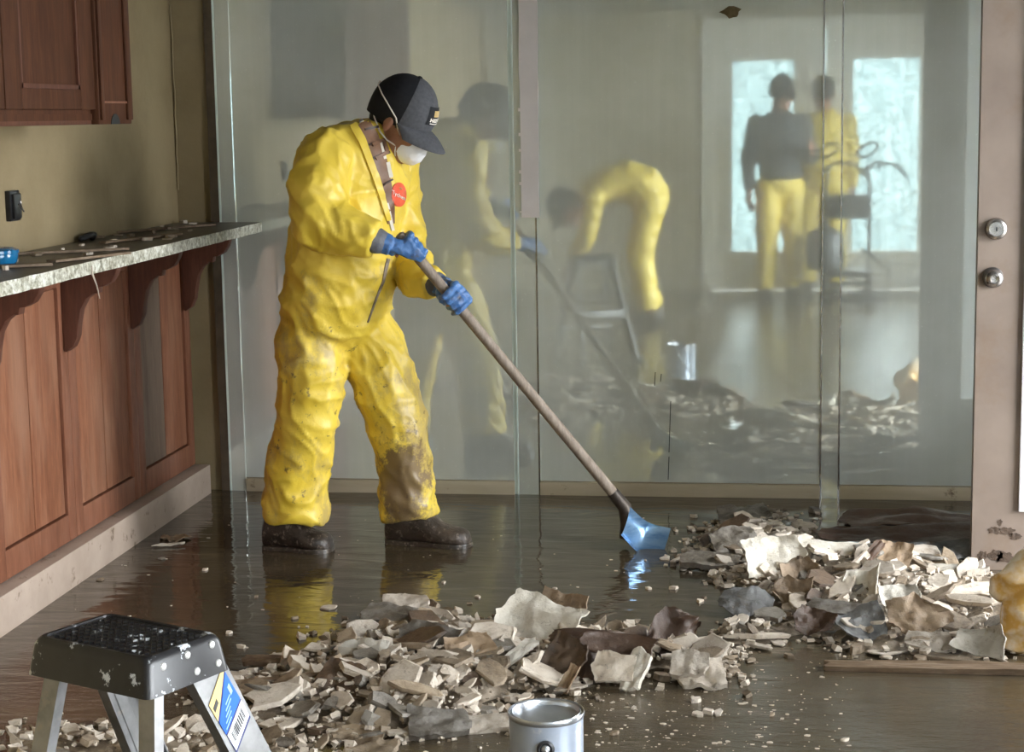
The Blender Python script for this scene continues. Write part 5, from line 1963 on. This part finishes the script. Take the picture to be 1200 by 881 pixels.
    S('plaster_board', 'pale board leaning under the dark brown vinyl' + A, 'rubble', 718, 782, 0.05, 0.12, 0.09, -12, 0, 50, 0, 'plaster_white', 0.012)
    S('plaster_board', 'long pale board leaning beside the brown triangular tile', 'rubble', 744, 784, 0.05, 0.06, 0.13, -30, 0, 48, 0, 'paper_white', 0.012)
    S('plaster_board', 'cream slab at the right foot of the heap behind the paint can', 'rubble', 822, 788, 0.035, 0.14, 0.10, 8, 4, 26, 0, 'plaster_white', 0.014)
    S('plaster_board', 'square cream slab below the brown triangular tile', 'rubble', 808, 775, 0.06, 0.11, 0.09, -5, -4, 38, 0, 'plaster_white', 0.014)
    S('plaster_board', 'white rounded slab near the step stool end of the heap', 'rubble', 424, 768, 0.06, 0.15, 0.12, -6, -6, 38, 0, 'paper_white', 0.012)
    S('vinyl_sheet', 'brown muddy slab sagging below the white rounded slab', 'rubble', 406, 800, 0.05, 0.19, 0.13, -22, -8, 34, 20, 'plaster_brown', 0.010)
    S('plaster_board', 'cream slab with a broken brown edge in mid heap', 'rubble', 508, 780, 0.065, 0.20, 0.10, -32, -8, 42, 0, 'plaster_white', 0.014)
    S('plaster_board', 'thick tan slab at the front of the heap', 'rubble', 466, 815, 0.045, 0.18, 0.11, -12, -5, 26, 0, 'plaster_tan', 0.018)
    S('plaster_board', 'wide grey slab lying on top of the heap near the yellow reflection', 'rubble', 458, 718, 0.075, 0.20, 0.09, -8, -5, 24, 0, 'plaster_grey', 0.016)
    S('plaster_board', 'pale slab topping the grey slab near the yellow reflection', 'rubble', 474, 706, 0.085, 0.15, 0.07, 8, 6, 30, 0, 'plaster_white', 0.014)
    S('plaster_board', 'flat tan slab in the water in front of the heap', 'rubble', 420, 858, 0.012, 0.14, 0.09, 6, 0, 12, 0, 'plaster_tan', 0.016)
    S('plaster_board', 'oval tan slab in the water beside the flat tan slab', 'rubble', 436, 874, 0.012, 0.13, 0.08, -10, 0, 12, 0, 'plaster_tan', 0.016)
    S('plaster_board', 'grey pitted slab in front of the heap left of the can', 'rubble', 515, 845, 0.03, 0.16, 0.10, 14, -4, 24, 0, 'plaster_grey', 0.016)
    S('plaster_board', 'pale pitted slab next to the paint can', 'rubble', 570, 845, 0.02, 0.15, 0.07, 12, 2, 22, 0, 'plaster_white', 0.016)
    S('wood_batten', 'long muddy batten sticking out of the heap towards the step stool', 'rubble', 322, 796, 0.045, 0.26, 0.032, 14, 4, 12, 10, 'plank_wood', 0.016)
    S('wood_batten', 'muddy curved batten behind the step stool', 'rubble', 330, 772, 0.03, 0.24, 0.05, -2, -2, 10, -12, 'plaster_brown', 0.014)
    S('drywall_sheet', 'narrow white strip leaning in mid heap', 'rubble', 605, 764, 0.07, 0.15, 0.035, 48, 22, 20, 0, 'paper_white', 0.010)
    S('cardboard_flap', 'tan torn paper leaf in mid heap', 'rubble', 548, 758, 0.08, 0.15, 0.09, 20, 8, 45, 50, 'paper_tan')
    S('cardboard_flap', 'brown wet paper fold below the dark vinyl', 'rubble', 665, 770, 0.055, 0.14, 0.12, -30, 0, 50, 60, 'plaster_brown', 0.004)
    S('vinyl_sheet', 'grey wet sheet in mid heap behind the cream slab', 'rubble', 500, 748, 0.075, 0.20, 0.12, -25, -6, 34, 20, 'plaster_grey', 0.006)
    S('cardboard_flap', 'cream curled scrap beside the can', 'rubble', 668, 796, 0.03, 0.05, 0.10, -35, 10, 40, 110, 'paper_tan', 0.003)
    # heap by the door
    S('drywall_sheet', 'big cream paper sheet curling up' + B, 'rubble', 908, 652, 0.085, 0.22, 0.17, 12, 2, 52, 55, 'paper_white', 0.004)
    S('drywall_sheet', 'white torn sheet spread behind the cream curl' + B, 'rubble', 968, 646, 0.075, 0.26, 0.10, 4, -4, 36, 25, 'paper_white', 0.004)
    S('cardboard_flap', 'tan paper curl in front of the big cream sheet', 'rubble', 936, 672, 0.075, 0.14, 0.09, 25, 12, 45, 110, 'paper_tan')
    S('floor_tile', 'rounded brown tile standing below the tan paper curl', 'rubble', 926, 694, 0.055, 0.13, 0.11, -8, -4, 62, 45, 'paper_tan', 0.005, rag=0.25)
    S('vinyl_sheet', 'dark grey glossy sheet arched over the water at the heap edge', 'rubble', 872, 702, 0.045, 0.19, 0.13, -16, -10, 30, -70, 'vinyl_grey', 0.003)
    S('floor_tile', 'large tan brown tile leaning' + B, 'rubble', 1076, 722, 0.075, 0.21, 0.16, 14, 10, 52, 12, 'paper_tan', 0.006, rag=0.3)
    S('vinyl_sheet', 'long dark brown sheet lying along the mirror foot', 'rubble', 1060, 628, 0.03, 0.62, 0.17, 3, -1, 14, 14, 'vinyl_brown', 0.004)
    S('vinyl_sheet', 'second dark brown sheet between the mirror and the long sheet', 'rubble', 1072, 606, 0.022, 0.56, 0.18, -3, 1, 8, -10, 'vinyl_brown', 0.004)
    S('paper_roll', 'white rolled sheet lying towards the open door', 'rubble', 1078, 664, 0.055, 0.34, 0.10, 5, 1, 10, -170, 'paper_white', 0.004, True, rag=0.06)
    S('vinyl_sheet', 'grey plastic film draped behind the white rolled sheet', 'rubble', 1100, 646, 0.045, 0.28, 0.12, 14, 4, 24, 30, 'vinyl_grey', 0.003)
    S('wood_batten', 'reddish brown batten propped up in the heap by the door', 'rubble', 1014, 655, 0.085, 0.20, 0.034, 52, 26, 25, 0, 'vinyl_brown', 0.014, rag=0.05)
    S('wood_batten', 'pale batten propped beside the reddish brown batten', 'rubble', 1000, 662, 0.075, 0.17, 0.026, 50, 22, 20, 0, 'plaster_white', 0.014, rag=0.08)
    S('cardboard_flap', 'light brown torn card by the reddish brown batten', 'rubble', 1042, 652, 0.075, 0.15, 0.13, -14, -6, 45, 20, 'paper_tan')
    S('plank', 'long muddy plank along the front of the heap by the door', 'rubble', 1100, 779, 0.016, 0.60, 0.05, 1, 0, 4, 0, 'plank_wood', 0.022, rag=0.04)
    S('plaster_board', 'long grey slab lying across the heap by the door', 'rubble', 990, 711, 0.075, 0.22, 0.055, -6, -2, 28, 0, 'plaster_grey', 0.02)
    S('plaster_board', 'wet grey slab jutting at the mirror side of the heap', 'rubble', 872, 600, 0.045, 0.20, 0.16, 6, 4, 10, 0, 'plaster_grey', 0.016)
    S('plaster_board', 'pinkish grey slab leaning beside the big cream sheet', 'rubble', 862, 634, 0.06, 0.17, 0.14, 18, 8, 34, 0, 'plaster_grey', 0.014)
    S('plaster_board', 'wide grey slab at the shovel side of the heap', 'rubble', 832, 654, 0.035, 0.20, 0.10, -8, -3, 16, 0, 'plaster_grey', 0.018)
    S('drywall_sheet', 'white crumpled paper in the middle of the heap by the door', 'rubble', 1010, 686, 0.085, 0.13, 0.11, -20, 6, 55, 110, 'paper_white', 0.003)
    S('drywall_sheet', 'white folded paper beside the tan brown tile', 'rubble', 1052, 700, 0.085, 0.14, 0.09, 16, 0, 48, 80, 'paper_white', 0.003)
    S('vinyl_sheet', 'crumpled grey film at the front of the heap by the door', 'rubble', 1008, 732, 0.045, 0.17, 0.12, 24, 6, 40, 80, 'vinyl_grey', 0.003, twist=0.6)
    S('plaster_board', 'pale cracked board right of the tan brown tile', 'rubble', 1130, 690, 0.075, 0.22, 0.05, 6, 2, 22, 0, 'plaster_white', 0.014)
    S('vinyl_sheet', 'brown curled scrap below the long grey slab', 'rubble', 955, 728, 0.05, 0.13, 0.09, -12, -4, 42, 70, 'vinyl_brown', 0.003)
    S('drywall_sheet', 'white crumpled foil by the yellow plastic bag', 'rubble', 1150, 752, 0.045, 0.16, 0.10, -20, 4, 40, 90, 'paper_white', 0.003, twist=0.5)
    S('plaster_board', 'cream flat board in front of the tan brown tile', 'rubble', 1090, 750, 0.035, 0.14, 0.08, -6, 0, 24, 0, 'plaster_white', 0.012)
    # torn papers floating by the panelling
    S('torn_paper', 'torn tan paper floating near the panelled baseboard', 'paper', 203, 630, 0.006, 0.16, 0.13, 14, 0, 3, 8, 'paper_tan', 0.002, rag=0.4)
    S('torn_paper', 'white torn strip floating beside the tan paper', 'paper', 198, 637, 0.010, 0.13, 0.03, 22, 2, 6, 0, 'paper_white', 0.003, rag=0.3)

    # crumpled yellow plastic bag at the right edge
    base = gz(1196, 766)
    m = MB()
    m.ellipsoid(base + V((0.01, 0.03, 0.08)), (V((0.062, 0, 0)), V((0, 0.06, 0)), V((0.01, 0, 0.10))), 18, 14)
    m.ellipsoid(base + V((-0.005, 0.06, 0.20)), (V((0.060, 0, 0.02)), V((0, 0.05, 0)), V((0.02, 0, 0.065))), 18, 12)
    m.ellipsoid(base + V((0.06, 0.05, 0.13)), (V((0.07, 0, 0)), V((0, 0.06, 0)), V((0, 0, 0.12))), 18, 12)
    me = remesh(m, 0.006, 2, lambda p: 0.020 * ((1 - abs(noise.noise(p * 11 + V(noise.noise_vector(p * 9)) * 0.6))) ** 3 - 0.4))
    finish(me, 'bag_yellow', 179)
    tag(link('plastic_bag', me), 'crumpled translucent yellow plastic bag on the rubble by the door', 'bag')


build_rubble()


# ------------------------------------------------------------------ behind the camera, seen in the mirror
def simple_person(label, loc, face, pose, top, bottom, headwear, height=1.66):
    t = thing('person', label, 'person', (loc[0], loc[1], 0))
    s = height / 1.70
    fx, fy = math.cos(face), math.sin(face)
    F = V((fx, fy, 0))
    Lf = V((-fy, fx, 0))

    def W(x, y, z):
        return V((loc[0], loc[1], 0)) + (F * x + Lf * y) * s + V((0, 0, z * s))
    P = pose
    tor = [(W(*c), w * s, d * s) for c, w, d in P['torso']]
    dirs = P.get('tdir')
    cloth, legs, body = MB(), MB(), MB()

    def tor_rings(mb, sc):
        rs = []
        for i, (c, w, d) in enumerate(tor):
            a = tor[max(0, i - 1)][0]
            b = tor[min(len(tor) - 1, i + 1)][0]
            ax = (b - a).normalized()
            fw = Lf.cross(ax).normalized()
            rs.append(ring_ell(c, Lf * w * sc, fw * d * sc))
        mb.rings(rs)
    tor_rings(cloth, 1.0)
    tor_rings(body, 0.85)
    for key in ('arm_l', 'arm_r'):
        pts = [W(*p) for p in P[key]]
        cloth.tube([pts[0], pts[1]], [0.072 * s, 0.060 * s], 14, True)
        cloth.tube([pts[1], pts[1].lerp(pts[2], 0.92)], [0.060 * s, 0.046 * s], 14, True)
        limb(body, pts, [0.055 * s, 0.042 * s, 0.029 * s], 12)
        d = (pts[2] - pts[1]).normalized()
        open_hand(body, pts[2], d, -Lf if key == 'arm_l' else Lf, s, 1 if key == 'arm_l' else -1)
    hip = W(*P['torso'][0][0])
    legs.ellipsoid(hip, (Lf * 0.175 * s, F * 0.135 * s, V((0, 0, 0.13 * s))), 18, 12)
    for key in ('leg_l', 'leg_r'):
        pts = [W(*p) for p in P[key]]
        legs.tube([pts[0], pts[1]], [0.105 * s, 0.085 * s], 16, True)
        legs.tube([pts[1], pts[2]], [0.085 * s, 0.078 * s], 16)
        limb(body, pts, [0.085 * s, 0.058 * s, 0.040 * s], 14)
        foot = pts[2]
        h = V((foot.x, foot.y, -0.004)) - F * 0.08 * s
        boot(t, h, h + F * 0.27 * s, 'boot_leather', 0.12, 0.048)
    hc = W(*P['head'])
    L = head_frame(hc, F, P['head_pitch'])
    body.tube([tor[-1][0], L(-0.03, 0, -0.06), L(-0.02, 0, 0)], [0.062, 0.056, 0.055], 14)
    add_head(body, L)
    bm_ = remesh(body, 0.0075, 2)
    finish(bm_, 'skin', 179)
    link('body', bm_, t)
    if top == bottom:
        cloth.add(legs.v, legs.f)
        cm = remesh(cloth, 0.014, 3, wrinkle(0.012))
        finish(cm, top, 179)
        link('coverall', cm, t)
    else:
        cm = remesh(cloth, 0.014, 3, wrinkle(0.010))
        finish(cm, top, 179)
        link('jacket', cm, t)
        lm = remesh(legs, 0.014, 3, wrinkle(0.013))
        finish(lm, bottom, 179)
        link('trousers', lm, t)
    if headwear == 'cap':
        cap_parts(t, L, True, ('cap_black', 'cap_black'), False)
    hb = MB()
    hb.ellipsoid(L(-0.030, 0, 0.045), (L.f * 0.092, L.l * 0.084, L.u * 0.090), 18, 12)
    hm = remesh(hb, 0.010, 1, lambda p: 0.003 * noise.noise(p * 50))
    finish(hm, 'hair_black', 179)
    link('hair', hm, t)
    return t, W


STAND = dict(torso=[((0, 0, 0.90), 0.165, 0.125), ((0.005, 0, 1.0), 0.17, 0.13), ((0, 0, 1.15), 0.175, 0.125), ((-0.01, 0, 1.28), 0.19, 0.125), ((-0.01, 0, 1.39), 0.165, 0.10), ((-0.015, 0, 1.45), 0.075, 0.07)],
             arm_l=[(-0.01, 0.19, 1.36), (-0.04, 0.245, 1.09), (0.03, 0.27, 0.86)], arm_r=[(-0.01, -0.19, 1.36), (0.02, -0.24, 1.10), (0.22, -0.16, 1.16)],
             leg_l=[(0, 0.095, 0.88), (0.02, 0.11, 0.48), (0.0, 0.12, 0.10)], leg_r=[(0, -0.095, 0.88), (0.03, -0.10, 0.48), (0.0, -0.11, 0.10)], head=(0.035, 0, 1.575), head_pitch=0.12)
SIDE = dict(STAND)
SIDE.update(arm_l=[(-0.01, 0.19, 1.36), (-0.03, 0.225, 1.09), (0.0, 0.235, 0.85)], arm_r=[(-0.01, -0.19, 1.36), (-0.03, -0.225, 1.09), (0.0, -0.235, 0.85)])
BEND = dict(torso=[((-0.02, 0, 0.86), 0.18, 0.15), ((0.03, 0, 0.95), 0.185, 0.155), ((0.14, 0, 0.99), 0.18, 0.14), ((0.28, 0, 0.96), 0.19, 0.13), ((0.40, 0, 0.90), 0.165, 0.105), ((0.46, 0, 0.86), 0.075, 0.07)],
            arm_l=[(0.37, 0.19, 0.88), (0.42, 0.20, 0.62), (0.52, 0.12, 0.42)], arm_r=[(0.37, -0.19, 0.88), (0.42, -0.20, 0.62), (0.52, -0.12, 0.42)],
            leg_l=[(-0.02, 0.10, 0.84), (0.05, 0.12, 0.46), (-0.04, 0.13, 0.10)], leg_r=[(-0.02, -0.10, 0.84), (0.06, -0.12, 0.46), (0.0, -0.13, 0.10)], head=(0.56, 0, 0.80), head_pitch=1.0)

simple_person('person in a dark jacket and yellow trousers standing, seen in the mirror', (0.10, -0.46), math.radians(66), STAND, 'shirt_dark', 'coverall_plain', 'cap')
simple_person('person in a yellow coverall standing beside the black cart, seen in the mirror', (0.43, -0.95), math.radians(95), SIDE, 'coverall_plain', 'coverall_plain', 'cap')
simple_person('person in a yellow coverall bending over, seen in the mirror', (-0.80, 1.02), math.radians(172), BEND, 'coverall_plain', 'coverall_plain', 'cap')


def build_cart():
    x, y = 0.60, -0.32
    t = thing('washer_cart', 'black wheeled machine cart with loop handles, seen in the mirror', 'cart', (x, y, 0))
    for sx in (-0.16, 0.16):
        MB().tube([V((x + sx, y - 0.10, 0.12)), V((x + sx, y - 0.12, 0.5)), V((x + sx, y - 0.13, 0.85)), V((x + sx * 0.9, y - 0.16, 1.0))], 0.014, 10, True).build('frame_tube', 'cart_black', t, smooth=60)
        loop = [V((x + sx * 0.9 + 0.075 * math.cos(a), y - 0.18, 1.12 + 0.045 * math.sin(a) + 0.03 * math.cos(a))) for a in [2 * math.pi * k / 18 for k in range(19)]]
        MB().tube(loop, 0.011, 8).build('loop_handle', 'black_rubber', t, smooth=60)
        MB().tube([V((x + sx * 0.9 - 0.05, y - 0.17, 0.95)), V((x + sx * 0.9 + 0.06, y - 0.17, 1.03)), V((x + sx * 0.9 + 0.2, y - 0.15, 1.01)), V((x + sx * 0.9 + 0.28, y - 0.12, 0.93))], 0.012, 8, True).build('lever_arm', 'cart_black', t, smooth=60)
        A = Matrix.Translation(V((x + sx, y - 0.10, 0.13))) @ Matrix.Rotation(math.radians(90), 4, 'Y')
        w = MB().lathe([(0.075, -0.022), (0.12, -0.028), (0.135, -0.012), (0.135, 0.012), (0.12, 0.028), (0.075, 0.022)], A, 28).build('wheel', 'black_rubber', t, smooth=50)
        MB().lathe([(0.012, -0.03), (0.03, -0.024), (0.077, -0.012), (0.077, 0.012), (0.03, 0.024), (0.012, 0.03)], A, 20).build('hub', 'can_steel', w, smooth=50)
    MB().tube([V((x - 0.18, y - 0.10, 0.13)), V((x + 0.18, y - 0.10, 0.13))], 0.012, 8).build('axle', 'cart_black', t, smooth=60)
    MB().box((x - 0.15, y - 0.16, 0.62), (x + 0.15, y + 0.02, 0.80)).build('control_box', 'cart_black', t, bevel=0.02, smooth=40)
    MB().box((x - 0.17, y - 0.18, 0.20), (x + 0.17, y + 0.16, 0.25)).build('platform', 'cart_black', t, bevel=0.008, smooth=40)
    T = Matrix.Translation(V((x - 0.17, y + 0.05, 0.25)))
    MB().lathe([(0.10, 0), (0.135, 0.01), (0.14, 0.05), (0.14, 0.22), (0.12, 0.28), (0.06, 0.31), (0.02, 0.31)], T, 28).build('tank', 'cart_black', t, smooth=50)
    MB().lathe([(0.03, 0.31), (0.03, 0.34), (0.005, 0.342)], T, 18).build('tank_cap', 'black_rubber', t, smooth=50)
    hs = [V((x + 0.10 + 0.17 * math.cos(a) * (1 - 0.02 * a), y + 0.18 + 0.12 * math.sin(a), 0.02 + 0.004 * a)) for a in [0.45 * k for k in range(46)]]
    MB().tube([V((x + 0.1, y, 0.4)), V((x + 0.3, y + 0.1, 0.25))] + hs, 0.011, 8, True).build('hose', 'black_rubber', t, smooth=60)
    MB().tube([V((x + 0.1, y - 0.1, 0.98)), V((x + 0.32, y - 0.1, 1.02)), V((x + 0.44, y - 0.06, 0.90))], 0.006, 8, True).build('spray_lance', 'cart_black', t, smooth=60)


build_cart()
